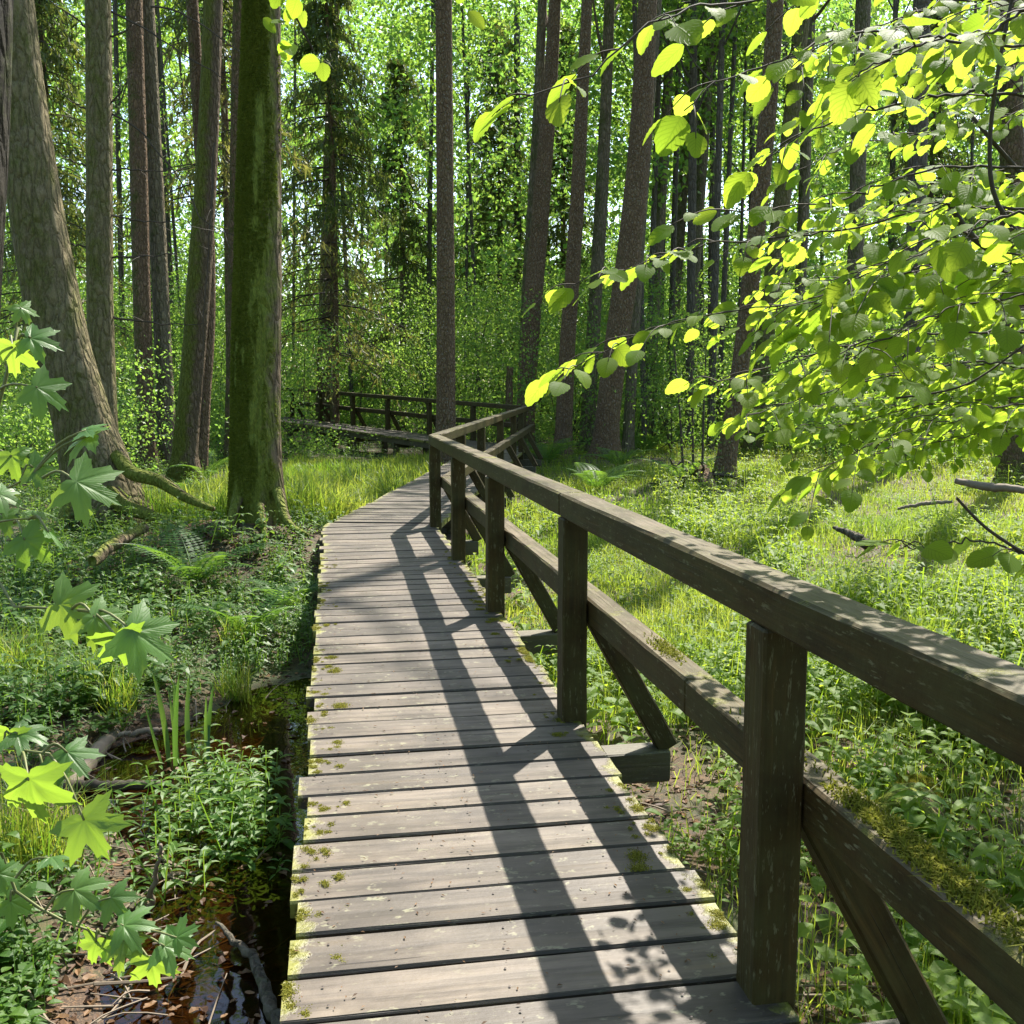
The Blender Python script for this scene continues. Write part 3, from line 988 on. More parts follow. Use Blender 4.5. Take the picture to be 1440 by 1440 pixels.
TALL = 19
tA, _, _ = make_tree('alder_tree', 'thick leaning grey alder near the left edge with flared mossy roots', 'tree', 12.4,
    [(740, 165, 130), (690, 150, 104), (640, 133, 92), (600, 112, 82), (500, 88, 76), (400, 68, 74), (300, 50, 70), (200, 38, 64), (100, 26, 58), (0, 18, 52)],
    TALL, M_BARKA, (3, 4, 34, 70, .15), 64, .07, .022, [(-.1, .35, .25, .4), (-1.3, .4, .15, .35), (-2.4, .4, .12, .35), (2.5, .5, .1, .3)], seed=1)
mb = MB()
for pth, rd in (([P(165, 640, 12.2), P(185, 665, 12.0), P(222, 676, 11.9), P(262, 700, 11.8), P(300, 716, 11.6)], [.09, .08, .06, .03]),
                ([P(150, 690, 12.1), P(175, 712, 11.9), P(215, 726, 11.7), P(250, 742, 11.5)], [.11, .08, .03]),
                ([P(105, 690, 12.1), P(92, 730, 11.8), P(70, 765, 11.5)], [.13, .09, .04])):
    tube(mb, pth, rd, 10, 24)
mb.build('root', M_BARKM, tA, True)

tB, _, _ = make_tree('spruce_tree', 'straight green-tinged spruce trunk with bare dead branches, right of the leaning alder', 'tree', 17,
    [(650, 149, 40), (600, 146, 37), (500, 142, 36), (400, 140, 35), (200, 140, 34), (0, 138, 33)], TALL, M_BARKA, (2.5, 4, 26, 60, .15), 28, .15, .02, seed=2)
sticks(tB, 17, [[(155, 238), (200, 240), (243, 239)], [(155, 303), (215, 312), (258, 309)], [(155, 361), (210, 361), (268, 352)],
                [(155, 446), (220, 455), (285, 455)], [(122, 40), (95, 18), (60, -5)], [(122, 155), (100, 142), (84, 128)], [(122, 235), (103, 227), (84, 219)],
                [(122, 348), (108, 344), (90, 345)], [(155, 15), (200, 38), (262, 78), (340, 128)], [(215, 10), (262, 22), (345, 80)],
                [(155, 160), (185, 175), (225, 215), (255, 255), (285, 310), (330, 330)], [(155, 52), (175, 45), (190, 30)], [(152, 148), (170, 130), (185, 100)]])
make_tree('alder_tree', 'slim brown alder trunk standing third from the left, in the pair before the footbridge', 'tree', 23,
    [(640, 207, 30), (600, 205, 24), (400, 199, 24), (200, 194, 23), (0, 188, 22)], TALL, M_BARKB, seed=3)
make_tree('alder_tree', 'slim leaning alder just right of another of equal width, left of the mossy trunks', 'tree', 23.5,
    [(640, 236, 30), (600, 234, 24), (480, 229, 23), (300, 220, 22), (150, 213, 21), (0, 206, 20)], TALL, M_BARKG, seed=4)
tC, _, _ = make_tree('alder_tree', 'two-tone trunk with green moss on its left side, joined to a second stem', 'tree', 19.6,
    [(665, 257, 44), (640, 258, 36), (560, 268, 33), (480, 274, 32), (400, 279, 33), (300, 287, 30), (200, 292, 28), (100, 297, 26), (0, 300, 25)], TALL, M_BARKC,
    (3, 4, 30, 70, .15), 40, .1, .025, seed=5)
mb = MB()
q = np.array([P(u, v, 19.9) for v, u in ((640, 276), (560, 284), (480, 291), (400, 292), (300, 290), (220, 284), (120, 277), (0, 270), (-200, 258))])
q[0, 2] = gz(q[0, 0], q[0, 1]) - .1
trunk_mesh(mb, q, np.array([.19, .16, .15, .15, .14, .13, .12, .11, .09]), 24, .15, .025, [], 6)
mb.build('second_stem', M_BARKB, tC, True)
sticks(tC, 19.3, [[(300, 200), (296, 300), (288, 420), (284, 600)]], 'hanging_twig', .012)
make_tree('alder_tree', 'dark reddish trunk half hidden behind the thick mossy tree', 'tree', 24,
    [(620, 328, 24), (400, 331, 20), (200, 334, 20), (0, 338, 19)], TALL, M_BARKB, seed=7)

tM, _, _ = make_tree('mossy_tree', 'thick tree covered in green moss standing left of the boardwalk bend', 'tree', 11.6,
    [(750, 364, 88), (720, 363, 80), (690, 361, 74), (650, 360, 69), (600, 360, 67), (500, 361, 66), (400, 363, 64), (300, 364, 60), (200, 366, 56), (100, 368, 51), (0, 369, 48)],
    TALL, M_BARKM, (3, 4, 34, 70, .15), 72, .06, .022, [(-.35, .3, .22, .35), (-1.3, .3, .18, .3), (-2.3, .32, .20, .35), (2.9, .4, .12, .3), (.9, .4, .2, .3)], seed=8)
# moss fur on the shaded sides
mb = MB()
rows = [(750, 364, 88), (690, 361, 74), (600, 360, 67), (500, 361, 66), (300, 364, 60), (0, 369, 48)]
nb = 30000
v = R.uniform(-20, 735, nb)
rv = np.array(rows[::-1], float)
uc = np.interp(v, rv[:, 0], rv[:, 1]); wc = np.interp(v, rv[:, 0], rv[:, 2])
th = R.normal(size=nb) * .95 - 2.15
zc = np.array([P(a_, b_, 11.6) for a_, b_ in zip(uc, v)])
rad = wc / FPX * 11.6 / 2
gate = fbm(np.cos(th) * 3, np.sin(th) * 3, zc[:, 2] * 1.6, 77) + .25 * (np.cos(th + 2.15) - .6)
ok = (gate > .42) & (zc[:, 2] > gz(zc[:, 0], zc[:, 1]))
b0 = np.stack([zc[:, 0] + rad * .985 * np.cos(th), zc[:, 1] + rad * .985 * np.sin(th), zc[:, 2]], 1)[ok]
nn = np.stack([np.cos(th), np.sin(th), np.zeros(nb)], 1)[ok]
d = nn * .8 + R.normal(size=nn.shape) * .45 + np.array((0, 0, -.35))
leaves(mb, b0 + nn * .012, .028 + .03 * R.random(len(b0)), .0, .30, np.clip(gate[ok] * .8 + R.random(len(b0)) * .5 - .2, 0, 1), d)
mb.build('moss', M_MOSSD, tM)
mb = MB()
for pth, rd in (([P(390, 690, 11.4), P(405, 735, 11.0), P(432, 752, 10.7)], [.07, .05, .02]),
                ([P(335, 700, 11.3), P(318, 745, 11.0), P(290, 765, 10.6)], [.06, .045, .02]),
                ([P(365, 710, 11.2), P(372, 760, 10.7), P(360, 790, 10.3)], [.05, .035, .012])):
    tube(mb, pth, rd, 9, 18)
mb.build('root', M_BARKM, tM, True)

make_tree('spruce_tree', 'brown spruce trunk among drooping brown needles, beyond the tall grass', 'tree', 37,
    [(590, 456, 24), (500, 457, 22), (300, 462, 19), (0, 470, 14)], TALL, M_BARKB, None, seed=9)
make_tree('alder_tree', 'straight speckled dark trunk rising at the corner where the boardwalks meet', 'tree', 22.5,
    [(620, 627, 30), (580, 627, 27), (450, 627, 25.5), (300, 626, 24), (150, 625, 23), (0, 624, 22)], TALL, M_BARKS, (3.4, 4.5, 46, 80, .15), 32, .12, .018, seed=10)
make_tree('alder_tree', 'trunk leaning right above the far corner post of the railing', 'tree', 29,
    [(610, 738, 28), (560, 740, 26), (450, 747, 26), (300, 760, 24), (150, 772, 20), (0, 781, 16)], TALL, M_BARKS, seed=11)
make_tree('alder_tree', 'thin pale stem rising against the left of the trunk leaning over the far corner post', 'tree', 29.6,
    [(610, 733, 14), (450, 738, 14), (300, 748, 14), (150, 757, 13), (0, 763, 12)], TALL, M_BARKG, (2, 3, 12, 60, .15), seed=12)
make_tree('spruce_tree', 'nearly black straight trunk left of the stems leaning over the far corner post', 'tree', 46,
    [(560, 734, 12), (400, 729, 10), (200, 727, 9), (0, 727, 8)], TALL + 3, M_BARKF, None, seed=13)
make_tree('alder_tree', 'brown trunk in the clump right of the far corner, leftmost of that clump', 'tree', 26.5,
    [(650, 790, 28), (600, 793, 24), (500, 797, 22), (300, 811, 20), (150, 818, 17), (0, 826, 14)], TALL, M_BARKS, seed=14)
make_tree('alder_tree', 'narrow trunk between the two broadest trunks of the clump behind the ferns', 'tree', 30,
    [(610, 826, 22), (500, 832, 19), (300, 845, 18), (150, 852, 16), (0, 857, 14)], TALL, M_BARKG, seed=15)
make_tree('alder_tree', 'broadest dark speckled trunk of the clump behind the ferns', 'tree', 25.5,
    [(645, 849, 40), (600, 853, 34), (500, 864, 33), (400, 879, 34), (300, 891, 32), (200, 900, 30), (100, 906, 28), (0, 911, 25)], TALL, M_BARKS,
    (3.6, 4.5, 46, 80, .15), 32, .12, .02, seed=16)
make_tree('alder_tree', 'slim trunk close against the right of the broadest speckled one', 'tree', 28,
    [(600, 884, 16), (450, 893, 14), (300, 903, 13), (100, 918, 12), (0, 925, 12)], TALL, M_BARKG, (2, 3, 12, 60, .15), seed=17)
make_tree('alder_tree', 'grey slender trunk right of the clump behind the ferns, leaning gently right', 'tree', 34,
    [(590, 912, 15), (400, 923, 14), (200, 935, 13), (0, 945, 12)], TALL, M_BARKG, seed=18)
make_tree('alder_tree', 'grey slender trunk seen between leafy hazel sprays, upper middle right', 'tree', 38,
    [(590, 938, 15), (400, 951, 14), (200, 965, 14), (0, 975, 13)], TALL, M_BARKG, seed=19)
make_tree('alder_tree', 'slender bluish trunk just behind the hazel leaf tips', 'tree', 36,
    [(590, 962, 15), (400, 975, 15), (200, 990, 14), (0, 1000, 14)], TALL, M_BARKG, seed=20)
tL, _, _ = make_tree('alder_tree', 'dark trunk leaning right out of the meadow, with an uprooted log at its foot', 'tree', 19.6,
    [(695, 1012, 30), (640, 1024, 27), (560, 1035, 25), (500, 1044, 24), (400, 1055, 24), (300, 1067, 24), (150, 1081, 23), (0, 1092, 22)], 23, M_BARKS,
    (3.4, 4.5, 40, 80, .15), 32, .12, .02, lean_keep=-.4, taper=.98, seed=21)
make_tree('alder_tree', 'greenish trunk just right of the dark leaning one, at the back of the meadow', 'tree', 30,
    [(640, 1058, 27), (560, 1066, 25), (400, 1085, 24), (200, 1110, 23), (0, 1130, 20)], TALL, M_BARKA, seed=22)
make_tree('alder_tree', 'thin trunk behind the hazel leaves at the sunny back of the meadow', 'tree', 33,
    [(620, 1116, 18), (560, 1119, 16), (300, 1130, 15), (0, 1140, 14)], TALL, M_BARKG, seed=23)
make_tree('alder_tree', 'brown trunk glimpsed through the hazel leaves at the right edge', 'tree', 21,
    [(620, 1428, 40), (500, 1426, 34), (300, 1424, 32), (100, 1422, 30), (0, 1420, 28)], TALL, M_BARKB, (3, 4, 30, 70, .15), seed=24)
make_tree('alder_tree', 'dark trunk almost hidden behind the densest hazel leaves at right', 'tree', 25,
    [(620, 1282, 30), (400, 1286, 26), (0, 1296, 22)], 24, M_BARKF, (3, 4, 26, 70, .15), taper=.96, seed=26)
make_tree('alder_tree', 'grey trunk at the back of the meadow, first to the right of the thin one', 'tree', 29,
    [(620, 1196, 26), (400, 1202, 22), (0, 1214, 20)], 24, M_BARKG, (3, 4, 26, 70, .15), taper=.96, seed=27)
# the trunk at the very left edge, close to the camera
tE, XE, RE = make_tree('alder_tree', 'dark trunk cut off by the left edge of the photo, nearest of all', 'tree', 4.4,
    [(760, -100, 150), (500, -76, 138), (200, -64, 132), (0, -52, 128)], 16, M_BARKD, (3, 4, 26, 60, .13), 64, .06, .02, [], seed=25)

# tall thin trunks of the background
lab = 'slender distant trunk rising out of the green understorey'
placed = []
for k in range(72):
    for _ in range(30):
        D = R.uniform(33, 66); u = R.uniform(-150, 1590)
        if k >= 54: D = R.uniform(29, 40); u = (R.uniform(900, 1060), R.uniform(490, 720), R.uniform(165, 330))[k % 3 if k % 2 else 0]
        if all(abs(u - a_) > (16 if k < 54 else 9) for a_ in placed) and not (380 < u < 900 and D < 36): break
    placed.append(u)
    wd = R.uniform(.12, .30) / D * FPX
    ln = R.normal() * 8 + (u - 720) * .02
    make_tree('slender_tree', lab, 'tree', D, [(590, u, wd), (300, u + ln, wd * .9), (0, u + 2 * ln, wd * .75)], R.uniform(15, 21), M_BARKF,
              (2.6, 4.5, 22, 95, .20) if k % 3 else (2.2, 5.0, 20, 90, .2), 10, .6, .03, [], 'slender distant trunks in the background', seed=40 + k)

# spruces with drooping branches
def spruce(label, u, D, h, blen, zlo, dead):
    c = P(u, 580, D)
    z0 = float(gz(c[0], D))
    root = thing('spruce_tree', label, 'tree', (c[0], D, z0))
    mb = MB(); tube(mb, [(c[0], D, z0 - .2), (c[0] + .1, D, z0 + h * .5), (c[0], D, z0 + h)], [.16, .11, .02], 10, 20)
    mb.build('trunk', M_BARKB, root, True)
    br, nb = MB(), MB()
    z = zlo
    while z < h - .3:
        f = (z - zlo) / (h - zlo)
        L0 = blen * (1 - f * .85) * (.75 + .4 * R.random())
        for q in range(4):
            a_ = R.random() * 6.283
            d = np.array((math.cos(a_), math.sin(a_), 0))
            s = np.array((c[0], D, z0 + z))
            e = s + d * L0 + np.array((0, 0, -L0 * R.uniform(.25, .5)))
            m_ = (s + e) / 2 + np.array((0, 0, .10 * L0))
            pth = smooth_path([s, m_, e], 14)
            tube(br, pth, [.025, .006], 4)
            isd = z < dead
            for i_ in range(3, 14):
                k = int(7 if not isd else 4)
                side = np.array((-d[1], d[0], 0))
                off = R.normal(size=(k, 1)) * .16 * side + R.normal(size=(k, 3)) * .06
                L = R.uniform(.25, .55, k)
                cc = pth[i_] + off - np.array((0, 0, 1.0)) * (L * .45)[:, None]
                leaves(nb, cc, L, 0, .13, np.clip(R.random(k) * .5 + (.5 if isd else 0), 0, 1), np.array([(0, 0, -1.0)]) * np.ones((k, 1)) + d * .3)
        z += .38
    br.build('branch', M_TWIG, root)
    nb.build('crown', M_NEEDLE, root)
    return root


spruce('spruce with drooping brownish needle sprays, left of the middle speckled trunk', 470, 33, 15, 3.4, 3.0, 7.5)
spruce('young spruce with hanging olive sprays deeper in the wood, left of centre', 566, 42, 15, 3.2, 2.0, 6)
spruce('dark spruce left of the stems that lean over the far corner post', 700, 46, 18, 3.4, 3, 5)
spruce('dark spruce in the gap right of the stems that lean over the far corner post', 787, 44, 17, 3.0, 2.5, 5)
spruce('spruce behind the leaning alder at the far left', 84, 30, 15, 3.2, 3.5, 6)
spruce('dark spruce half hidden by hazel leaves, upper right', 1290, 40, 18, 3.6, 2.5, 5)
spruce('spruce with brown sprays in front of the two-stemmed trunk, upper left', 325, 28, 15, 2.6, 7.0, 11)

# ------------------------------------------------------------------ far wood and understorey
fol = MB(); st = MB()
def clump(x, y, r, h, k, size, zb=0.0, tone=0.0):
    z0 = float(gz(x, y)) + zb
    ncl = max(5, int(h * 4.5))
    cz = R.random(ncl) * h
    ang = R.random(ncl) * 6.283; rr = r * np.sqrt(R.random(ncl)) * (1 - .35 * cz / max(h, 1e-3))
    cen = np.stack([x + rr * np.cos(ang), y + rr * np.sin(ang), z0 + cz], 1)
    idx = R.integers(0, ncl, k)
    p_ = cen[idx] + R.normal(size=(k, 3)) * np.array((.45, .45, .20)) * (.7 + r * .2)
    p_ = p_[p_[:, 2] > z0 - .1]
    p_ = p_[~on_deck(p_[:, 0], p_[:, 1], .25) | (p_[:, 2] < -.1)]
    leaves(fol, p_, size * (.6 + .8 * R.random(len(p_))), .32, .62, np.clip(R.random(len(p_)) * .7 + tone + .3 * vn(idx[:len(p_)] * .37, 0, 0, 8), 0, 1))
    for q in cen[:3]:
        tube(st, [(x, y, z0 - .1), (x + (q[0] - x) * .4, y + (q[1] - y) * .4, z0 + (q[2] - z0) * .6), q], [.02, .006], 4, 6)


for k in range(330):
    D = R.uniform(28, 60); az = R.uniform(-.58, .62)
    x, y = D * math.tan(az), D
    if -9.5 < x < 1.5 and y < 38 and on_deck(np.array(x), np.array(y), 1.6): continue
    if x > 4.5 and y < 30: continue
    near = D < 42
    clump(x, y, R.uniform(1.3, 2.5), R.uniform(2.5, 6.0) if near else R.uniform(3, 9), 2400 if near else 2000, .088 if near else .13, 0, R.uniform(-.1, .25))
for k in range(34):      # left, nearer
    x, y = R.uniform(-15, -6.5), R.uniform(18, 29)
    clump(x, y, R.uniform(.8, 1.6), R.uniform(1.2, 3.2), 1100, .075, 0, R.uniform(-.1, .3))
for k in range(30):      # back right of the meadow
    x, y = R.uniform(8, 22), R.uniform(23, 34)
    clump(x, y, R.uniform(1.0, 1.9), R.uniform(1.5, 4.5), 1500, .09, 0, R.uniform(0, .3))
for k in range(130):     # far wall
    D = R.uniform(60, 95); az = R.uniform(-.62, .62)
    clump(D * math.tan(az), D, R.uniform(2, 4.5), R.uniform(7, 15), 1000, .34, 0, R.uniform(0, .35))
# upper storey: the crowns of the trees one cannot tell apart
for k in range(2900):
    D = 32 + 62 * R.random() ** .9; az = R.uniform(-.62, .62)
    x, y = D * math.tan(az), D
    zc_ = R.uniform(5, 12 + D * .22)
    if vn(x * .11, y * .05, zc_ * .16, 19) < .30: continue
    if x < -4 and zc_ > 8 and vn(x * .16, zc_ * .22, 0, 23) > .52: continue
    kk = 330
    p_ = np.array((x, y, zc_)) + R.normal(size=(kk, 3)) * np.array((1.0, 1.0, .42)) * R.uniform(.7, 1.5)
    leaves(fol, cull(p_), (.11 + .0026 * D) * (.6 + .8 * R.random(len(p_)))[0], .35, .62)
for k in range(150):     # the wood behind and beside the viewer
    az = R.uniform(.75, 2 * math.pi - .75); D = R.uniform(9, 34)
    x, y = D * math.sin(az), D * math.cos(az)
    kk = 420
    zc_ = R.uniform(1, 15)
    p_ = np.array((x, y, zc_)) + R.normal(size=(kk, 3)) * np.array((1.6, 1.6, .9))
    p_ = p_[(p_[:, 2] > -.4) & (np.abs(p_[:, 0]) > .8 * p_[:, 1]) & (np.hypot(p_[:, 0], p_[:, 1]) > 5)]
    leaves(fol, cull(p_), .32, .4, .66)
tag(fol.build('far_wood', M_THICK), kind='stuff')
tag(st.build('undergrowth_stems', M_TWIG), kind='stuff')

# ------------------------------------------------------------------ ground vegetation
def scatter(n, dmin, dmax, amin, amax, power=1.0):
    t = R.random(n)
    D = dmin * (dmax / dmin) ** t if power == 1.0 else dmin + (dmax - dmin) * t ** power
    az = R.uniform(amin, amax, n)
    return np.stack([D * np.sin(az), D * np.cos(az)], 1), D


def low_by_rail(x, y):
    return ((x < .9) | (y > 5.0 + .5 * np.sin(x * 3)) | (R.random(len(x)) < .45)) & (x - rail_x(y) > .75) | (y > 9) | (R.random(len(x)) < .5)


def zones(xy):
    x, y = xy[:, 0], xy[:, 1]
    dk = on_deck(x, y, .02)
    dl = x - rail_x(y)
    past = y > 25.5
    meadow = (dl > .12) & ~dk
    left = (dl < -WDECK) & ~dk
    tall = left & (y > 12.2) & (y < 26) & (dl > -4.3 - .12 * (y - 12))
    water = gz(x, y) < WATER + .015
    return x, y, dk, meadow, left, tall, water


# tall sedge between the mossy tree and the far stretch
mb = MB()
xy = np.stack([R.uniform(-7, -.9, 60000), R.uniform(11.8, 26.5, 60000)], 1)
x, y, dk, me_, le_, ta_, wa_ = zones(xy)
keep = ta_ & (vn(x * 2.6, y * 2.6, 0, 21) + .25 * R.random(len(x)) > .42) & (np.hypot(x + 2.95, y - 11.6) > .75)
xy = xy[keep]
blades(mb, xy, gz(xy[:, 0], xy[:, 1]) - .02, (.34 + .50 * vn(xy[:, 0] * 1.1, xy[:, 1] * 1.1, 0, 4)) * np.interp(xy[:, 1], [12, 17, 24], [1.0, .9, .5]), .010 + .0005 * xy[:, 1], .75, np.clip(.7 * vn(xy[:, 0] * .9, xy[:, 1] * .9, 0, 6) + .5 * R.random(len(xy)) - .1, 0, 1))
tag(mb.build('tall_grass', M_GRASS), kind='stuff')

# meadow grass
mb = MB()
xy, D = scatter(230000, 2.0, 40, -.12, .62)
x, y, dk, me_, le_, ta_, wa_ = zones(xy)
pn = vn(x * .9, y * .9, 0, 14)
keep = me_ & low_by_rail(x, y) & (~wa_ | (R.random(len(x)) < .12)) & (pn + .5 * R.random(len(x)) > .45) & ((D > 6) | (R.random(len(x)) < .10)) & ((y < 24) | (x > 4) | (R.random(len(x)) < .3))
xy, D, pn = xy[keep], D[keep], pn[keep]
tall_ = np.clip(fbm(xy[:, 0] * .45, xy[:, 1] * .45, 0, 15) * 3.2 - 1.3, 0, 1)
blades(mb, xy, gz(xy[:, 0], xy[:, 1]) - .02, .07 + .12 * pn + .26 * tall_ * R.random(len(xy)), .003 + .0006 * D, .6, np.clip(.6 * vn(xy[:, 0] * .6, xy[:, 1] * .6, 0, 16) + .5 * R.random(len(xy)) - .05, 0, 1))
tag(mb.build('meadow_grass', M_GRASS), kind='stuff')


def herb(levels, leaf, h, ratio=.5, opp=2, droop=.25, jitter=.2, fine=False):
    """a small plant: stem and leaf pairs; returns quads"""
    V, F, T = [], [], []
    def quad(a_, b_, c_, d_, t):
        k = len(V); V.extend([a_, b_, c_, d_]); T.extend([t] * 4); F.append([k, k + 1, k + 2, k + 3])
    up = np.array((0, 0, 1.0))
    quad(np.array((-.004, 0, 0)), np.array((.004, 0, 0)), np.array((.003, 0, h)), np.array((-.003, 0, h)), .0)
    for q in range(levels):
        z = h * (q + 1.2) / (levels + .2)
        a0 = q * 1.571 + R.normal() * .2
        sz = leaf * (1.05 - .45 * q / max(levels - 1, 1)) * (1 + jitter * R.normal())
        for o_ in range(opp):
            a_ = a0 + o_ * 6.283 / opp + R.normal() * .2
            d = np.array((math.cos(a_), math.sin(a_), 0)); s = np.array((-d[1], d[0], 0))
            lift = .25 * R.random()
            b_ = np.array((0, 0, z)) + d * .012
            m1 = b_ + d * sz * .45 + up * sz * lift
            tp = b_ + d * sz + up * sz * (lift - droop)
            k = len(V)
            if fine:
                for t_, w_ in ((0, .04), (.2, .72), (.42, 1.0), (.68, .78), (.87, .34), (1, .02)):
                    cc = b_ + d * sz * t_ + up * sz * (lift * math.sin(1.9 * t_) - (droop + lift * .4) * t_ * t_)
                    V.extend([cc + s * sz * ratio * .5 * w_ + up * sz * .07 * w_, cc, cc - s * sz * ratio * .5 * w_ + up * sz * .07 * w_])
                    T.extend([.4 * q / levels] * 3)
                for g_ in range(5):
                    for j_ in (0, 1): F.append([k + g_ * 3 + j_, k + g_ * 3 + j_ + 1, k + g_ * 3 + j_ + 4, k + g_ * 3 + j_ + 3])
                continue
            V.extend([b_, m1 + s * sz * ratio * .5 + up * sz * .05, tp, m1 - s * sz * ratio * .5 + up * sz * .05, m1 - up * sz * .03])
            T.extend([.4 * q / levels] * 5)
            F.append([k, k + 1, k + 2, k + 4]); F.append([k, k + 4, k + 2, k + 3])
    return np.array(V), np.array(F), np.array(T)


def plant_bed(name, material, xy, D, temps, smin, smax, grow=.02, zoff=0.0, near=None, mb=None):
    mb = mb or MB()
    if near is not None:
        m_ = D < 7.5
        plant_fill(mb, xy[m_], D[m_], near, smin, smax, grow, zoff)
        xy, D = xy[~m_], D[~m_]
    plant_fill(mb, xy, D, temps, smin, smax, grow, zoff)
    return tag(mb.build(name, material), kind='stuff')


def plant_fill(mb, xy, D, temps, smin, smax, grow, zoff):
    n = len(xy)
    z = gz(xy[:, 0], xy[:, 1]) + zoff
    pick = R.integers(0, len(temps), n)
    pos = np.concatenate([xy, z[:, None]], 1)
    for k, (V, F, T) in enumerate(temps):
        m_ = pick == k
        q = int(m_.sum())
        stamp(mb, V, F, pos[m_], R.random(q) * 6.283, (smin + (smax - smin) * R.random(q)) * (1 + grow * D[m_]), R.normal(size=(q, 2)) * .22, None, T)


HB = [herb(5, .085, .38, .48) for _ in range(5)] + [herb(4, .10, .26, .6) for _ in range(3)]
HS = [herb(3, .055, .14, .62, 3) for _ in range(5)] + [herb(4, .05, .2, .5) for _ in range(3)]
HL = [herb(4, .12, .30, .62, 2, .35, .25, True) for _ in range(7)]
HBN = [herb(5, .085, .36, .5, 2, .3, .25, True) for _ in range(5)] + [herb(4, .11, .26, .62, 2, .3, .25, True) for _ in range(4)]
HSN = [herb(3, .055, .14, .62, 3, .25, .25, True) for _ in range(5)] + [herb(4, .05, .2, .5, 2, .25, .25, True) for _ in range(4)] + [herb(2, .075, .10, .7, 3, .2, .25, True) for _ in range(2)]

# dark leafy herbs on the shaded left
xy, D = scatter(26000, 2.2, 32, -.66, .02)
x, y, dk, me_, le_, ta_, wa_ = zones(xy)
pn = fbm(x * .8, y * .8, 0, 51)
keep = le_ & ~ta_ & ~wa_ & (pn * 1.6 - .3 + .35 * R.random(len(x)) > .66) & (np.hypot(x + 2.95, y - 11.2) > .8) & (pool(x, y) < .3) & ((D > 6.3) | (R.random(len(x)) < .25))
plant_bed('leafy_undergrowth', M_HERB, xy[keep], D[keep], HB + HS, .5, 1.1, .018, 0, HBN + HSN)
# growth on the slope under the mossy tree
xy = R.normal(size=(1500, 2)) * np.array((1.1, 1.2)) + np.array((-3.2, 9.3)); D = np.hypot(xy[:, 0], xy[:, 1])
x, y, dk, me_, le_, ta_, wa_ = zones(xy)
keep = le_ & ~wa_ & (np.hypot(x + 2.95, y - 11.6) > .8) & (fbm(x * 1.1, y * 1.1, 0, 55) + .3 * R.random(len(x)) > .55)
plant_bed('slope_herbs', M_HERB, xy[keep], np.full(int(keep.sum()), 7.0), HB, .5, 1.1, .01, 0, HBN + HSN)
# low carpet everywhere on the left
xy, D = scatter(20000, 1.6, 36, -.68, .02)
x, y, dk, me_, le_, ta_, wa_ = zones(xy)
pn = fbm(x * 1.3, y * 1.3, 0, 61)
keep = le_ & ~ta_ & ~wa_ & (pn + .3 * R.random(len(x)) > .60) & (pool(x, y) < .55) & ((D > 6) | (R.random(len(x)) < .7))
plant_bed('low_ground_cover', M_HERB, xy[keep], D[keep], HS, .5, 1.0, .02, 0, HSN)
# meadow herbs
xy, D = scatter(52000, 2.2, 38, -.12, .64)
x, y, dk, me_, le_, ta_, wa_ = zones(xy)
pn = fbm(x * .9, y * .9, 0, 71)
bare = fbm(x * .55, y * .55, 0, 72)
keep = me_ & low_by_rail(x, y) & ~wa_ & (bare > .44) & (pn + .40 * R.random(len(x)) > .66) & ((D > 6) | (R.random(len(x)) < .35))
plant_bed('meadow_herbs', M_MEADOW, xy[keep], D[keep], HS, .40, .95, .020, 0, HSN + HBN[:2])
xy, D = scatter(9000, 3.5, 30, -.05, .62)
x, y, dk, me_, le_, ta_, wa_ = zones(xy)
keep = me_ & (x - rail_x(y) > .6) & ~wa_ & (fbm(x * .7, y * .7, 0, 75) > .60) & low_by_rail(x, y)
plant_bed('tall_meadow_plants', M_MEADOW, xy[keep], D[keep], HB, .7, 1.5, .01, 0, HBN)
# broad-leaved plants beside the near railing
xy, D = scatter(2600, 1.4, 11, -.05, .75)
x, y, dk, me_, le_, ta_, wa_ = zones(xy)
pn = fbm(x * 1.1, y * 1.1, 0, 81)
keep = me_ & (x - rail_x(y) > .3) & low_by_rail(x, y) & (pn + .4 * R.random(len(x)) > .68)
plant_bed('broad_leaved_plants', M_MEADOW, xy[keep], D[keep], HL, .6, 1.1, .0)
# lance-leaved marsh plants by the left edge of the boards
xy = np.stack([R.normal(size=110) * .26 - 1.42, R.normal(size=110) * .52 + 4.95], 1)
xy = xy[~on_deck(xy[:, 0], xy[:, 1], .08)]
plant_bed('marsh_plants', M_MARSH, xy, np.zeros(len(xy)), [herb(7, .11, .32, .27, 2, .15, .25, True) for _ in range(6)], .45, 1.2, 0)

# fallen leaves and twigs on the ground
mb = MB()
xy, D = scatter(26000, 1.4, 22, -.7, .7)
e_ = R.normal(size=(2200, 2)) * np.array((.8, .8)) + np.array((-3.1, 10.6))
xy = np.vstack([xy, e_]); D = np.concatenate([D, np.hypot(e_[:, 0], e_[:, 1])])
x, y, dk, me_, le_, ta_, wa_ = zones(xy)
keep = ~dk & ((pool(x, y) > .15) | ((x > .9) & (y < 5.2)) | (vn(x * .8, y * .8, 0, 91) > .55) | (np.hypot(x + 3.0, y - 10.9) < 1.1))
xy, D = xy[keep], D[keep]
wet = gz(xy[:, 0], xy[:, 1]) < WATER
sel = ~wet | (R.random(len(xy)) < .6)
xy, D, wet = xy[sel], D[sel], wet[sel]
zz = np.where(wet & (R.random(len(xy)) < .35), WATER + .004, gz(xy[:, 0], xy[:, 1]) + .006)
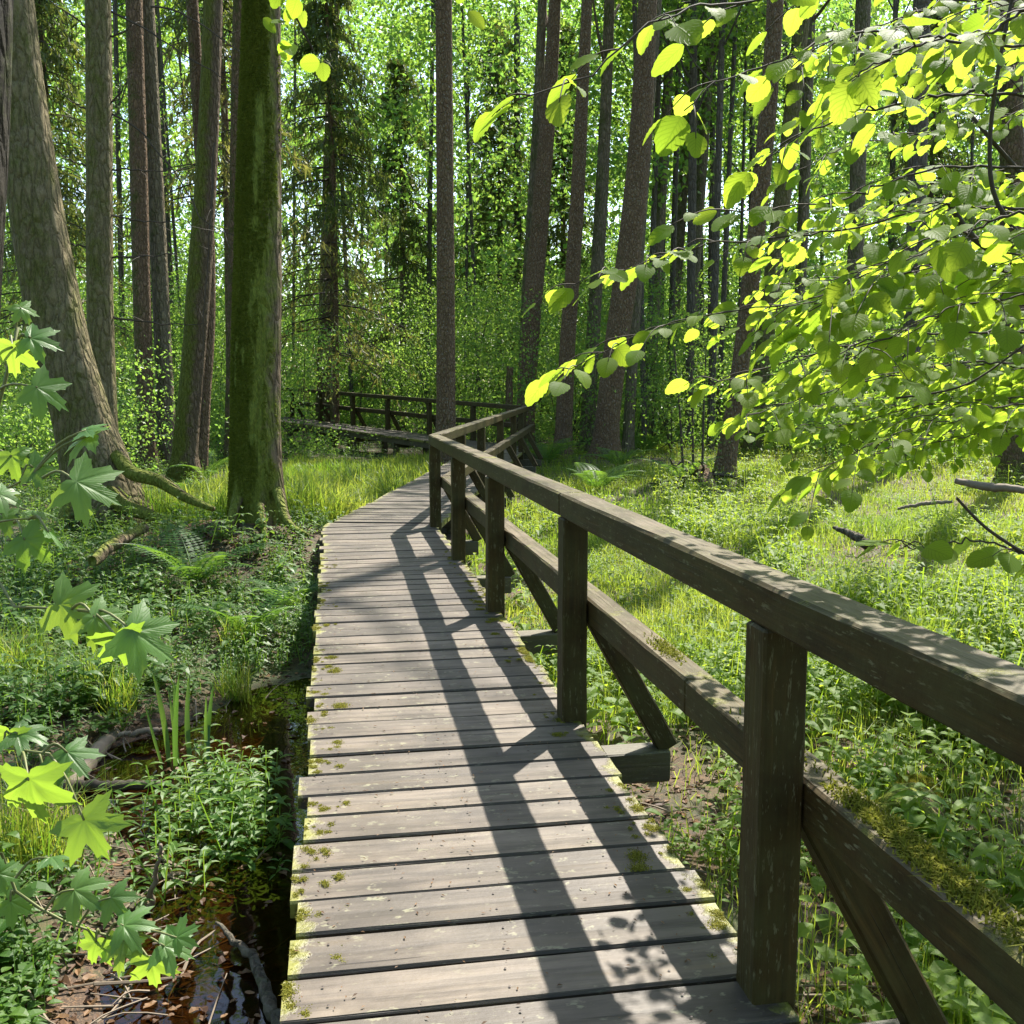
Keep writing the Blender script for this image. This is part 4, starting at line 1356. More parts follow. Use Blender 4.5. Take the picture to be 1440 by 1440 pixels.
def dead_leaf():
    V, F = [], []
    cu = R.uniform(-.25, .5); fo = R.uniform(.05, .35); sk_ = R.normal() * .15; wd_ = R.uniform(.4, .8)
    for t_, w_ in ((0, .05), (.15, .6), (.38, 1.0), (.65, .85), (.86, .4), (1, .02)):
        w_ *= wd_ * R.uniform(.85, 1.1)
        x_ = sk_ * t_ * t_; z_ = cu * t_ * (1 - t_) + R.normal() * .02
        V.extend([(x_ + w_ * .5, t_ - .5, z_ + fo * w_ + R.normal() * .03), (x_, t_ - .5, z_), (x_ - w_ * .5, t_ - .5, z_ + fo * w_ + R.normal() * .03)])
    for g_ in range(5):
        for j_ in (0, 1): F.append([g_ * 3 + j_, g_ * 3 + j_ + 1, g_ * 3 + j_ + 4, g_ * 3 + j_ + 3])
    return np.array(V), np.array(F)
pick = R.integers(0, 12, len(xy))
for k in range(12):
    V_, F_ = dead_leaf(); m_ = pick == k; q = int(m_.sum())
    r_ = R.random(q) ** 1.5
    stamp(mb, V_, F_, np.concatenate([xy[m_], zz[m_][:, None]], 1), R.random(q) * 6.283, .022 + .034 * R.random(q) ** 1.5 + .001 * D[m_], R.normal(size=(q, 2)) * .3, r_ * 1.6)
tag(mb.build('leaf_litter', M_LITTER), kind='stuff')
mb = MB()
for k in range(700):
    a_ = R.uniform(-.68, .68) if k % 2 else R.uniform(-.6, -.12); D = R.uniform(1.6, 13) if k % 2 else R.uniform(2.2, 7); x, y = D * math.sin(a_), D * math.cos(a_)
    if on_deck(np.array(x), np.array(y), .1): continue
    L = R.uniform(.12, .6); b_ = R.random() * 6.283
    pth = [(x + L * q * math.cos(b_) + R.normal() * .02, y + L * q * math.sin(b_) + R.normal() * .02, 0) for q in (-.5, 0, .5)]
    pth = [(q[0], q[1], float(gz(q[0], q[1])) + R.uniform(.01, .06)) for q in pth]
    tube(mb, pth, [R.uniform(.003, .008), .002], 5, 7)
tag(mb.build('fallen_twigs', M_DEADW), kind='stuff')

# bits of bud scale and leaf on the boards
mb = MB()
k = 1500
s = R.uniform(1.5, L1, k); t = R.uniform(0, WDECK, k)
xy = C0 + D1 * s[:, None] + N1 * t[:, None]
leaves(mb, np.concatenate([xy, np.full((k, 1), .009)], 1), .006 + .014 * R.random(k), .95, .4)
tag(mb.build('plant_litter', M_LITTER), kind='stuff')

# grass tufts on the left bank
def tuft(label, x, y, nb, h, wd, name='grass_tuft', cat='grass tuft', m_=None, lean=.6, spread=.06, grp=None):
    root_z = float(gz(x, y))
    mb = MB()
    xy = np.stack([x + R.normal(size=nb) * spread, y + R.normal(size=nb) * spread], 1)
    blades(mb, xy, root_z - .02, h, wd, lean)
    return tag(mb.build(name, m_ or M_GRASS), label, cat, grp)


for (u, v, lb) in ((130, 985, 'arching grass tuft left of the iris blades, the farther of two'), (165, 1000, 'arching grass tuft left of the iris blades, the nearer of two'),
                   (40, 1210, 'big tuft of fine grass at the left edge behind the maple leaves'), (330, 960, 'small grass tuft between the iris blades and the boards'),
                   (330, 910, 'thin grass tuft at the boardwalk edge, above the iris blades'), (20, 960, 'grass tuft by the left edge below the drooping maple leaf')):
    D = (CAMZ + .5) / math.tan(PITCH + math.atan((v - 720) / FPX)); q = P(u, v, D)
    tuft(lb, q[0], D, 150 if u > 60 else 420, .34 if u > 60 else .42, .006, lean=.8, spread=.05 if u > 60 else .12)

# iris blades
D = 5.75
q = P(268, 1060, D)
root = thing('iris_plant', 'clump of upright sword-shaped iris blades standing in the bog pool', 'plant', (q[0], D, float(gz(q[0], D))))
for (u0, v0, u1, v1, wd) in ((238, 1060, 214, 940, 14), (245, 1065, 246, 955, 12), (247, 1075, 252, 945, 13), (250, 1062, 236, 965, 11), (270, 1050, 267, 948, 14),
                             (285, 1060, 300, 960, 13), (288, 1055, 290, 975, 10), (293, 1065, 297, 985, 10), (232, 1050, 203, 985, 8)):
    mb = MB()
    b_ = P(u0, v0, D + R.normal() * .05); t_ = P(u1, v1, D + R.normal() * .08)
    b_[2] = gz(b_[0], b_[1]) - .03
    n_ = 9
    tt = np.linspace(0, 1, n_)[:, None]
    c = b_ * (1 - tt) + t_ * tt + np.array((1, .4, 0)) * (tt ** 2 - tt) * .04 * R.normal()
    wv = wd / FPX * D * .27 * np.interp(tt[:, 0], [0, .5, .85, 1], [.8, 1, .6, .02])
    V = np.stack([c - np.array((1, .3, 0)) * wv[:, None], c + np.array((0, -.004, 0)), c + np.array((1, .3, 0)) * wv[:, None]], 1).reshape(-1, 3)
    F = [[i_ * 3 + j_, i_ * 3 + j_ + 1, i_ * 3 + j_ + 4, i_ * 3 + j_ + 3] for i_ in range(n_ - 1) for j_ in (0, 1)]
    mb.add(V, F, R.random()); mb.build('blade', M_IRIS, root, True)

# ------------------------------------------------------------------ ferns
def fern_mesh(nf=9, L=.75, pin=22):
    mb = MB()
    for f in range(nf):
        a_ = f * 6.283 / nf + R.normal() * .2
        d = np.array((math.cos(a_), math.sin(a_), 0)); s = np.array((-d[1], d[0], 0)); up = np.array((0, 0, 1.0))
        ll = L * R.uniform(.7, 1.1); k = R.uniform(.75, 1.15)
        t = np.linspace(0, 1, 14)
        rach = np.outer(ll * (.60 * t * k + .34 * t ** 2), d) + np.outer(ll * (.98 * t - .62 * t ** 2 * k), up)
        tube(mb, rach, [.005, .0015], 4, r=.1)
        tp = np.linspace(.12, .98, pin)
        pr = smooth_path(rach, 60)
        for q in tp:
            i_ = min(int(q * 59), 58)
            c = pr[i_]; tg = pr[i_ + 1] - pr[i_]; tg /= np.linalg.norm(tg)
            pl = ll * .23 * math.sin(math.pi * min(1, (q + .12) ** .8)) ** .8 + .012
            nm = np.cross(s, tg)
            for sg in (-1, 1):
                dr = s * sg * .93 + tg * .36 - up * .12
                # pinna with a toothed edge: three small lobes a side
                w_ = ll * .80 / pin * .52
                pts = [c]
                for z_ in (.25, .5, .75): pts += [c + dr * pl * z_ + tg * w_ * (1.15 - z_), c + dr * pl * (z_ + .09) + tg * w_ * .45 * (1.1 - z_)]
                pts += [c + dr * pl]
                for z_ in (.75, .5, .25): pts += [c + dr * pl * (z_ + .09) - tg * w_ * .45 * (1.1 - z_), c + dr * pl * z_ - tg * w_ * (1.15 - z_)]
                cm = [c + dr * pl * z_ + nm * .003 for z_ in (.3, .6)]
                V = np.array(pts + cm)
                F = [[0, 1, 2, 14], [2, 3, 4, 14], [4, 5, 6, 15], [4, 15, 14, 14]]
                tri = [[6, 7, 15], [7, 8, 15], [14, 4, 15], [14, 15, 10]]
                quads = [[0, 1, 2, 14], [2, 3, 4, 14], [4, 5, 6, 15], [8, 9, 10, 15], [10, 11, 12, 14], [12, 13, 0, 14]]
                b_ = mb.n
                mb.add(V, quads, R.random() * .5 + .3 * q)
                mb.more(tri, b_)
    return mb


FERN = [fern_mesh(8, .8, 30).build('fern', M_FERN), fern_mesh(7, .85, 28).build('fern', M_FERN), fern_mesh(9, .7, 26).build('fern', M_FERN)]
FERNPOS = [(275, 835, 1.0, 'fern with long feathered fronds in the shade below the mossy tree'), (350, 885, .75, 'small dark fern near the left edge of the boards'),
           (410, 850, .7, 'fern tucked against the boardwalk edge right of the mossy roots'),
           (285, 685, 1.0, 'bright sunlit fern between the two-stemmed trunk and the mossy tree'), (255, 700, .7, 'small sunlit fern by the foot of the two-stemmed trunk'),
           (840, 690, 1.1, 'fern just over the handrail below the broadest speckled trunk'), (905, 640, 1.2, 'fern right of the broadest speckled trunk'), (770, 655, 1.1, 'fern at the foot of the leftmost clump trunk'),
           (870, 660, 1.0, 'fern between the clump trunks and the meadow'), (745, 640, 1.0, 'fern behind the far corner of the handrail'), (960, 690, .9, 'low fern beside the uprooted log'),
           (1340, 655, 1.2, 'pale fern at the sunny back of the meadow, by the fallen branch'), (60, 660, .9, 'fern in the sun at the far left behind the maple leaves')]
for k, (u, v, s_, lb) in enumerate(FERNPOS):
    base = FERN[k % 3]
    o = base if k < 3 else base.copy()
    if k >= 3: COL.objects.link(o)
    D = (CAMZ + .42) / math.tan(PITCH + math.atan((v - 720) / FPX)); q = P(u, v, D)
    o.location = (q[0], D, float(gz(q[0], D)))
    s_ = s_ * 1.12 * (1 + .015 * D)
    o.scale = (s_, s_, s_); o.rotation_euler = (0, 0, k * 1.3)
    tag(o, lb, 'fern', 'ferns')

# ------------------------------------------------------------------ fallen wood
def log(label, pts, rad, m_, name='fallen_log', cat='log', sides=12):
    c = pts[len(pts) // 2]
    mb = MB()
    n = 26
    p_ = smooth_path(np.array(pts), n)
    tube(mb, p_ + R.normal(size=(n, 3)) * .006, np.array(rad), sides)
    return tag(mb.build(name, m_, None, True), label, cat)


def WP(u, v, up=0.0):
    D = (CAMZ + .60 - up) / math.tan(PITCH + math.atan((v - 720) / FPX))
    return P(u, v, D)


def G(u, v, up=0.0):
    D = (CAMZ + .45 - up) / math.tan(PITCH + math.atan((v - 720) / FPX))
    return P(u, v, D)


log('uprooted bare log leaning at the foot of the dark leaning trunk', [P(985, 662, 19.0), P(1000, 690, 18.2), P(1018, 722, 17.2), P(1026, 738, 16.9)], [.16, .14, .11, .07], M_BARKB)
mb = MB()
c = P(985, 668, 19.0)
for k in range(16):
    e = c + np.array((R.normal() * .5, R.normal() * .3, R.uniform(-.5, .35)))
    tube(mb, [c, (c + e) / 2 + R.normal(size=3) * .1, e], [.05, .01], 5, 8)
for o_ in (-.75, -.3, .1):
    tube(mb, [c + (o_ * .4, 0, -.3), c + (o_ * .5, .1, 1.0), c + (o_ * .7, .1, 2.4)], [.03, .01], 5, 8)
fol = MB()
pp = c + np.array((-.25, .1, 1.2)) + R.normal(size=(700, 3)) * np.array((.5, .4, .75))
leaves(fol, pp, .07, .4, .5)
root = thing('sapling', 'dark scrubby sapling growing over the roots beside the dark leaning trunk', 'shrub', c - np.array((0, 0, .5)))
mb.build('stem', M_TWIG, root); fol.build('foliage', M_HERB, root)
log('grey fallen branch lying across the back of the meadow at the right edge', [P(1345, 676, 17), P(1385, 684, 16.6), P(1430, 688, 16.2), P(1480, 700, 15.9)], [.05, .07, .06, .05], M_DEADW, 'fallen_branch', 'branch')
log('small dark broken branch in the meadow grass, right of the rail', [P(1172, 742, 12.6), P(1195, 750, 12.4), P(1222, 768, 12.2)], [.02, .05, .07], M_BARKF, 'fallen_branch', 'branch')
log('thin fallen branch in the meadow left of the grey one', [P(1262, 716, 14.5), P(1300, 708, 14.4), P(1340, 706, 14.3)], [.02, .03, .02], M_DEADW, 'fallen_branch', 'branch')
log('mossy hummock of rotting log in the wet hollow below the near handrail', [WP(1285, 1130, .1), WP(1275, 1170, .14), WP(1262, 1225, .06)], [.08, .16, .17, .10], M_BARKM, 'mossy_log', 'log')
# moss over that log
mb = MB()
for k in range(2600):
    pass
tt = R.random(2600)
base = smooth_path(np.array([WP(1285, 1130, .1), WP(1275, 1170, .14), WP(1262, 1225, .06)]), 40)[(tt * 39).astype(int)]
aa = R.normal(size=2600) * .9 + 1.57
rr_ = .145
b0 = base + np.stack([rr_ * np.cos(aa), np.zeros(2600), rr_ * np.sin(aa)], 1)
dd = np.stack([np.cos(aa), R.normal(size=2600) * .4, np.sin(aa)], 1)
leaves(mb, b0, .022 + .02 * R.random(2600), 0, .3, None, dd)
tag(mb.build('moss_cushion', M_MOSS), 'bright yellow-green moss covering the log in the wet hollow', 'moss')
log('pale peeled branch slanting into the bog pool beside the iris blades', [WP(165, 1030), WP(130, 1065), WP(98, 1108)], [.04, .05, .04], M_DEADW, 'fallen_branch', 'branch')
log('thin white stick lying level behind the pale peeled branch', [WP(168, 1034, .05), WP(205, 1028, .06), WP(240, 1026, .04)], [.015, .02, .01], M_DEADW, 'fallen_stick', 'stick')
log('dark wet branch lying across the bog pool below the iris blades', [WP(85, 1103), WP(150, 1106), WP(240, 1104)], [.025, .032, .02], M_TWIG, 'fallen_branch', 'branch')
log('dark forked branch sunk in the black water beside the boards', [WP(305, 1296, .05), WP(345, 1338, .03), WP(372, 1385), WP(396, 1460)], [.006, .018, .024, .026], M_BARKF, 'sunken_branch', 'branch')
log('upright broken brown stem standing in the shallow water near the maple leaves', [WP(206, 1290, -.05), P(216, 1240, 3.95), P(228, 1190, 3.9)], [.012, .010, .007], M_DEADW, 'broken_stem', 'stem')
log('dark rotting log at the left edge beyond the grass tufts', [WP(-30, 1028, .08), WP(30, 1014, .1), WP(75, 1010, .06)], [.07, .08, .05], M_BARKF)
log('mossy root lying on the shaded slope under the mossy tree', [P(130, 790, 9.0), P(165, 762, 9.4), P(205, 742, 9.8)], [.05, .06, .04], M_BARKM, 'fallen_branch', 'branch')
log('short snapped stump post behind the railing corner by the leaning trunk', [P(716, 600, 27.5), P(716, 560, 27.5), P(717, 516, 27.5)], [.10, .10, .09], M_BARKB, 'tree_stump', 'stump')

# ------------------------------------------------------------------ hazel
def hazel_leaf():
    st = 13
    V, UV, F = [], [], []
    for k in range(st):
        t = k / (st - 1)
        wv = .40 * (math.sin(math.pi * min(1, t ** .82)) ** .62) * (1 - .12 * t)
        if k in (0,): wv = .05
        if k == st - 1: wv = .004
        if k % 2 and 0 < k < st - 1: wv *= 1.06
        for q in (-1, -.5, 0, .5, 1):
            z = .05 * abs(q) * wv / .4 - .22 * t * t + .018 * math.sin(t * 40 - abs(q) * 6) * abs(q)
            V.append((q * wv, t + (.025 * abs(q) if k % 2 else 0), z)); UV.append((q, t))
    for k in range(st - 1):
        for q in range(4):
            F.append([k * 5 + q, k * 5 + q + 1, (k + 1) * 5 + q + 1, (k + 1) * 5 + q])
    return np.array(V), np.array(F), np.array(UV)


HV, HF, HUV = hazel_leaf()


def place_leaves(mb, TV, TF, TUV, pos, dirs, nrm, size, curl=None):
    n = len(pos)
    d = dirs / (np.linalg.norm(dirs, axis=1)[:, None] + 1e-9)
    nrm = nrm - d * (d * nrm).sum(1)[:, None]; nrm /= np.linalg.norm(nrm, axis=1)[:, None] + 1e-9
    s = np.cross(d, nrm)
    T = np.repeat(TV[None], n, 0)
    if curl is not None: T = T.copy(); T[:, :, 2] = T[:, :, 2] * curl[:, None]
    V = pos[:, None, :] + size[:, None, None] * (T[..., 0:1] * s[:, None] + T[..., 1:2] * d[:, None] + T[..., 2:3] * nrm[:, None])
    F = (np.arange(n) * len(TV))[:, None, None] + TF[None]
    mb.add(V.reshape(-1, 3), F.reshape(-1, TF.shape[1]), np.repeat(R.random(n), len(TV)), np.tile(TUV, (n, 1)))


HROOT = np.array((2.9, 3.9))
hz = thing('hazel_bush', 'hazel bush arching in from the right with yellow-green backlit leaves', 'bush', (HROOT[0], HROOT[1], float(gz(*HROOT))))
mb = MB()
stem_tops = []
for k in range(7):
    b_ = np.array((HROOT[0] + R.normal() * .18, HROOT[1] + R.normal() * .18, float(gz(*HROOT)) - .1))
    t_ = np.array((R.uniform(1.7, 2.6), R.uniform(2.6, 4.4), R.uniform(2.2, 3.8)))
    tube(mb, [b_, (b_ + t_) / 2 + np.array((.25, 0, .35)), t_], [.022, .008], 7, 16)
mb.build('stem', M_TWIG, hz, True)


def hazel_branch(pts, r0=.007, twig_every=.075, tl=(.14, .34), lsz=(.05, .085), dens=1.0, tip_only=0.0, bare=False):
    p_ = np.array([P(u, v, D) for u, v, D in pts])
    lsz = (lsz[0] * .86, lsz[1] * 1.0); dens = min(1, dens * 1.15)
    n = 40
    pth = smooth_path(p_, n) + R.normal(size=(n, 3)) * .004
    br = MB(); lf = MB()
    tube(br, pth, [r0 * .8, r0 * .25], 6)
    seg = np.linalg.norm(np.diff(pth, axis=0), axis=1); cum = np.concatenate([[0], np.cumsum(seg)]); L = cum[-1]
    PO, DI, NO, SZ = [], [], [], []

    def put(q, d, sz):
        up = np.array((0, -.15, 1.0)) + R.normal(size=3) * .34
        d = d / np.linalg.norm(d)
        pet = q + d * .012 - np.array((0, 0, .004))
        PO.append(pet); DI.append(d); NO.append(up); SZ.append(sz)
    s = L * tip_only + .05
    side = 1
    while s < L:
        i_ = min(np.searchsorted(cum, s), n - 1)
        tg = pth[min(i_ + 1, n - 1)] - pth[i_ - 1]; tg /= np.linalg.norm(tg) + 1e-9
        hor = np.cross(tg, (0, 0, 1.0)); hor /= np.linalg.norm(hor) + 1e-9
        tap = 1 - .30 * s / L
        if R.random() < dens:
            tlg = R.uniform(*tl) * tap
            d = tg * R.uniform(.4, .9) + hor * side * R.uniform(.6, 1.0) + np.array((0, 0, R.uniform(-.35, .15)))
            d /= np.linalg.norm(d)
            e = pth[i_] + d * tlg + np.array((0, 0, -.12 * tlg))
            tw = smooth_path([pth[i_], (pth[i_] + e) / 2 + np.array((0, 0, .02)), e], 8)
            tube(br, tw, [r0 * .35, .0010], 4)
            nl = max(2, int(tlg / .040))
            for q in range(nl):
                f = (q + .7) / nl
                qq = tw[min(int(f * 7), 7)]
                h2 = np.cross(d, (0, 0, 1.0)); h2 /= np.linalg.norm(h2) + 1e-9
                sg = 1 if q % 2 else -1
                dd = d * .75 + h2 * sg * R.uniform(.5, 1.0) + np.array((0, 0, -R.uniform(.05, .6)))
                if q == nl - 1: dd = d + np.array((0, 0, -R.uniform(.1, .6)))
                put(qq, dd, R.uniform(*lsz) * (.75 + .35 * f))
        else:
            dd = tg * .5 + hor * side + np.array((0, 0, -.4))
            put(pth[i_], dd, R.uniform(*lsz))
        side = -side
        s += twig_every * R.uniform(.7, 1.4)
    tg = pth[-1] - pth[-3]
    put(pth[-1], tg / np.linalg.norm(tg) + np.array((0, 0, -.3)), lsz[1])
    PO, DI, NO, SZ = map(np.array, (PO, DI, NO, SZ))
    b_ = br.build('branch', M_TWIG, hz, True)
    if not bare:
        place_leaves(lf, HV, HF, HUV, PO, DI, NO, SZ, R.uniform(.3, 1.6, len(PO)))
        lf.build('foliage', M_HAZEL, b_, True)


HB_ = [
    ([(1520, -90, 2.7), (1250, -30, 2.5), (1060, 0, 2.35), (960, 12, 2.2), (880, 62, 2.1), (810, 118, 2.05), (725, 140, 2.0)], .006, .10, (.10, .2), (.06, .09), .8, .30),
    ([(1520, 60, 2.9), (1350, 60, 2.75), (1200, 45, 2.6), (1100, 85, 2.45), (1010, 120, 2.35), (960, 155, 2.3)], .006, .09, (.12, .26), (.06, .095), .7, .15),
    ([(1520, 150, 2.6), (1380, 130, 2.6), (1250, 150, 2.55), (1150, 180, 2.5), (1060, 235, 2.45)], .006, .085, (.12, .3), (.055, .09), .8, 0),
    ([(1520, 240, 3.0), (1330, 235, 2.9), (1200, 275, 2.8), (1110, 290, 2.7), (1040, 300, 2.6)], .006, .085, (.14, .3), (.055, .085), .8, 0),
    ([(1520, 300, 2.8), (1350, 290, 2.8), (1200, 320, 2.75), (1000, 345, 2.65), (900, 370, 2.6), (808, 400, 2.55)], .005, .06, (.12, .26), (.05, .08), .9, .1),
    ([(1520, 400, 3.1), (1350, 375, 3.0), (1180, 420, 2.9), (1050, 435, 2.8), (920, 462, 2.75), (800, 520, 2.7)], .005, .06, (.12, .28), (.05, .085), .9, .1),
    ([(1520, 470, 3.3), (1360, 465, 3.2), (1220, 480, 3.1), (1100, 510, 3.0), (1000, 540, 2.9)], .006, .085, (.14, .3), (.05, .075), .8, 0),
    ([(1520, 530, 4.0), (1380, 510, 3.9), (1250, 530, 3.8), (1130, 560, 3.7), (1040, 590, 3.6)], .006, .08, (.14, .34), (.05, .075), .8, 0),
    ([(1560, 20, 3.6), (1380, 0, 3.5), (1250, 30, 3.4), (1160, 70, 3.3), (1090, 110, 3.2)], .006, .08, (.15, .36), (.05, .08), .9, 0),
    ([(1560, 350, 4.2), (1400, 330, 4.1), (1280, 360, 4.0), (1180, 390, 3.9), (1080, 400, 3.8)], .006, .08, (.15, .36), (.05, .075), .9, 0),
    ([(1560, 560, 5.2), (1420, 560, 5.1), (1300, 570, 5.0), (1180, 600, 4.9), (1100, 600, 4.8)], .006, .075, (.15, .4), (.05, .075), .9, 0),
    ([(1560, 460, 5.4), (1430, 450, 5.3), (1310, 480, 5.2), (1200, 500, 5.1), (1120, 520, 5.0)], .006, .075, (.15, .4), (.05, .075), .9, 0),
    ([(1560, 130, 4.4), (1420, 160, 4.3), (1300, 190, 4.2), (1200, 200, 4.1), (1130, 240, 4.0)], .006, .08, (.15, .36), (.05, .075), .9, 0),
    ([(1560, 620, 5.6), (1440, 600, 5.6), (1330, 620, 5.5), (1220, 640, 5.4)], .006, .075, (.15, .36), (.05, .07), .9, 0),
    ([(1560, 240, 5.2), (1420, 260, 5.1), (1310, 290, 5.0), (1210, 330, 4.9)], .006, .08, (.15, .4), (.05, .075), .9, 0),
    ([(1520, 800, 2.5), (1440, 775, 2.5), (1370, 760, 2.5), (1300, 770, 2.5), (1265, 762, 2.45)], .005, .085, (.08, .16), (.06, .10), .4, .05),
    ([(1520, -40, 2.2), (1400, 40, 2.2), (1300, 60, 2.15), (1200, 110, 2.1)], .006, .085, (.12, .26), (.06, .085), .8, 0),
    ([(1540, 330, 2.2), (1440, 300, 2.2), (1380, 320, 2.2), (1310, 340, 2.2)], .006, .085, (.12, .26), (.06, .085), .7, 0),
]
for k in range(20):
    D = R.uniform(3.4, 7.0) if k % 4 else R.uniform(2.3, 3.2)
    v0 = R.uniform(-10, 610); ue = R.uniform(1080, 1330) + max(0, v0 - 420) * .2
    dv = R.uniform(10, 90)
    u_ = [1640, 1500, 1640 + (ue - 1640) * .55, ue + (1640 - ue) * .2, ue]
    HB_.append(([(1640, v0 - dv * .4, D + .3), (1500, v0 - dv * .3, D + .2), ((1500 + ue) / 2, v0, D + .1), (ue, v0 + dv, D)], .0045, .07, (.16, .40), (.05, .08), .9, .1))
for k in range(18):
    D = R.uniform(4.2, 7.5); v0 = R.uniform(400, 610); ue = R.uniform(1020, 1250); dv = R.uniform(0, 45)
    HB_.append(([(1640, v0 - dv * .4, D + .3), (1500, v0 - dv * .3, D + .2), ((1500 + ue) / 2, v0, D + .1), (ue, v0 + dv, D)], .0045, .07, (.16, .42), (.05, .08), .9, .1))
for h in HB_: hazel_branch(*h)
# bare sticks of the hazel
for st_, rr_ in (([(1425, -10, 2.6), (1405, 90, 2.6), (1392, 200, 2.6), (1400, 280, 2.6), (1445, 345, 2.6)], .006), ([(1335, 285, 3.0), (1370, 335, 3.0), (1450, 385, 2.95)], .012),
                 ([(1345, 700, 2.5), (1390, 745, 2.5), (1460, 790, 2.5)], .005), ([(1460, 470, 3.2), (1360, 540, 3.2), (1260, 560, 3.2)], .004)):
    p_ = [P(*q) for q in st_]
    mb = MB(); tube(mb, p_, [rr_ * .7, rr_], 6, 16); mb.build('branch', M_TWIG, hz, True)

# leafy twigs hanging in at the top of the view, from the trunk at the left edge
def hang(pts, k, lsz):
    mb = MB(); p_ = smooth_path([np.array(q) for q in pts], 30)
    tube(mb, p_, [.016, .003], 6)
    b_ = mb.build('branch', M_TWIG, tE, True)
    lf = MB(); i_ = R.integers(24, 30, k)
    pos = p_[i_] + R.normal(size=(k, 3)) * .055
    dirs = R.normal(size=(k, 3)) * .6 + np.array((.2, 0, -.9))
    place_leaves(lf, HV, HF, HUV, pos, dirs, R.normal(size=(k, 3)) * .4 + np.array((0, -.8, .5)), R.uniform(lsz * .8, lsz * 1.2, k), R.uniform(.3, 1, k))
    lf.build('foliage', M_HAZEL, b_, True)


hang([(-2.2, 4.4, 4.6), (-1.4, 3.8, 4.2), (-.8, 3.2, 3.4), P(400, -60, 3.0), P(412, 15, 3.0), P(440, 70, 3.0)], 22, .055)
hang([(-2.2, 4.4, 5.0), (-1.2, 4.0, 4.9), (-.4, 3.6, 4.0), P(610, -120, 3.2), P(640, -22, 3.2)], 10, .06)
hang([(-2.2, 4.4, 5.2), (-1.0, 3.9, 5.1), (0, 3.5, 4.2), P(745, -100, 3.2), P(735, -18, 3.2)], 10, .06)

# ------------------------------------------------------------------ maple sapling
def maple_leaf():
    # outline in polar steps from the petiole joint; lobes at 0, +-52, +-105 degrees, with teeth
    tips = [(0, 1.0), (5, .80), (13, .83), (15, .66), (25, .47), (33, .58), (36, .74), (42, .77), (50, 1.0), (55, .79), (64, .80), (67, .62), (76, .45), (86, .52), (92, .63), (97, .62), (107, .82), (112, .62), (123, .57), (126, .42), (145, .30), (165, .20), (180, .10)]
    ang = [a_ for a_, _ in tips] ; rad = [r_ for _, r_ in tips]
    A = [-a_ for a_ in ang[::-1]][1:-1] + ang
    Rr = rad[::-1][1:-1] + rad
    K = len(A)
    V, UV = [(0, 0, 0)], [(0, 0)]
    lob = (0, 52, -52, 104, -104)
    rings = (.33, .66, 1.0)
    for f in rings:
        for a_, r_ in zip(A, Rr):
            q = math.radians(a_); r2 = r_ * f if f == 1 else f * (.35 * .4 + .65 * r_)
            r2 = min(r2, r_ * f * 1.0 + .0) if f == 1 else r_ * f
            near = min(abs(a_ - b_) for b_ in lob) / 26.0
            z = -.16 * r2 * r2 + .028 * r2 * min(near, 1)
            V.append((r2 * math.sin(q), r2 * math.cos(q), z)); UV.append((min(near, 1) * max(r2, .05), r2))
    F = []
    T = [[0, 1 + i_, 1 + (i_ + 1) % K] for i_ in range(K)]
    for g in range(2):
        for i_ in range(K):
            F.append([1 + g * K + i_, 1 + (g + 1) * K + i_, 1 + (g + 1) * K + (i_ + 1) % K, 1 + g * K + (i_ + 1) % K])
    return np.array(V), F, T, np.array(UV)


MV, MF, MT, MUV = maple_leaf()


def cam_axes():
    f = np.array((0, math.cos(PITCH), -math.sin(PITCH))); u = np.array((0, math.sin(PITCH), math.cos(PITCH)))
    return np.array((1.0, 0, 0)), u, f


def maple_sapling(label, base, stems, leaflist):
    root = thing('maple_sapling', label, 'sapling', base)
    mb = MB()
    for s_ in stems: tube(mb, s_[0], s_[1], 6, 22)
    mb.build('stem', M_STEM, root, True)
    ax, au, af = cam_axes()
    for (u, v, px, ang, tilt, D, anchor) in leaflist:
        c = P(u, v, D)
        size = px / FPX * D * .63
        a_ = math.radians(ang)             # 0 = tip to the right in the picture, 90 = tip down
        d = ax * math.cos(a_) - np.array((0, 0, 1)) * math.sin(a_) + af * R.normal() * .25
        d /= np.linalg.norm(d)
        nrm = np.array((0, 0, 1.0)) * (1 - tilt) - af * tilt + R.normal(size=3) * .12
        nrm -= d * np.dot(nrm, d); nrm /= np.linalg.norm(nrm)
        s_ = np.cross(d, nrm)
        j = c - d * size * .42
        W3 = MV * np.array((1, 1, R.uniform(.8, 2.4)))
        W3[:, 2] += .10 * (vn(MV[:, 0] * 2.2 + R.random() * 50, MV[:, 1] * 2.2, 0, 3) - .5)
        V = j + size * (W3[:, :1] * s_ + W3[:, 1:2] * d + W3[:, 2:] * nrm)
        lf = MB(); lf.add(V, MF, R.random(), MUV); lf.more(MT, 0)
        q = np.array(anchor) if anchor is not None else j - d * size * .6 - np.array((.03, 0, .03))
        lf_o = lf.build('leaf', M_MAPLE, root, True)
        pt = MB(); tube(pt, [q, (q + j) / 2 + np.array((0, 0, .015)), j], [.0026, .0018], 5, 8); pt.build('petiole', M_STEM, lf_o, True)
    return root


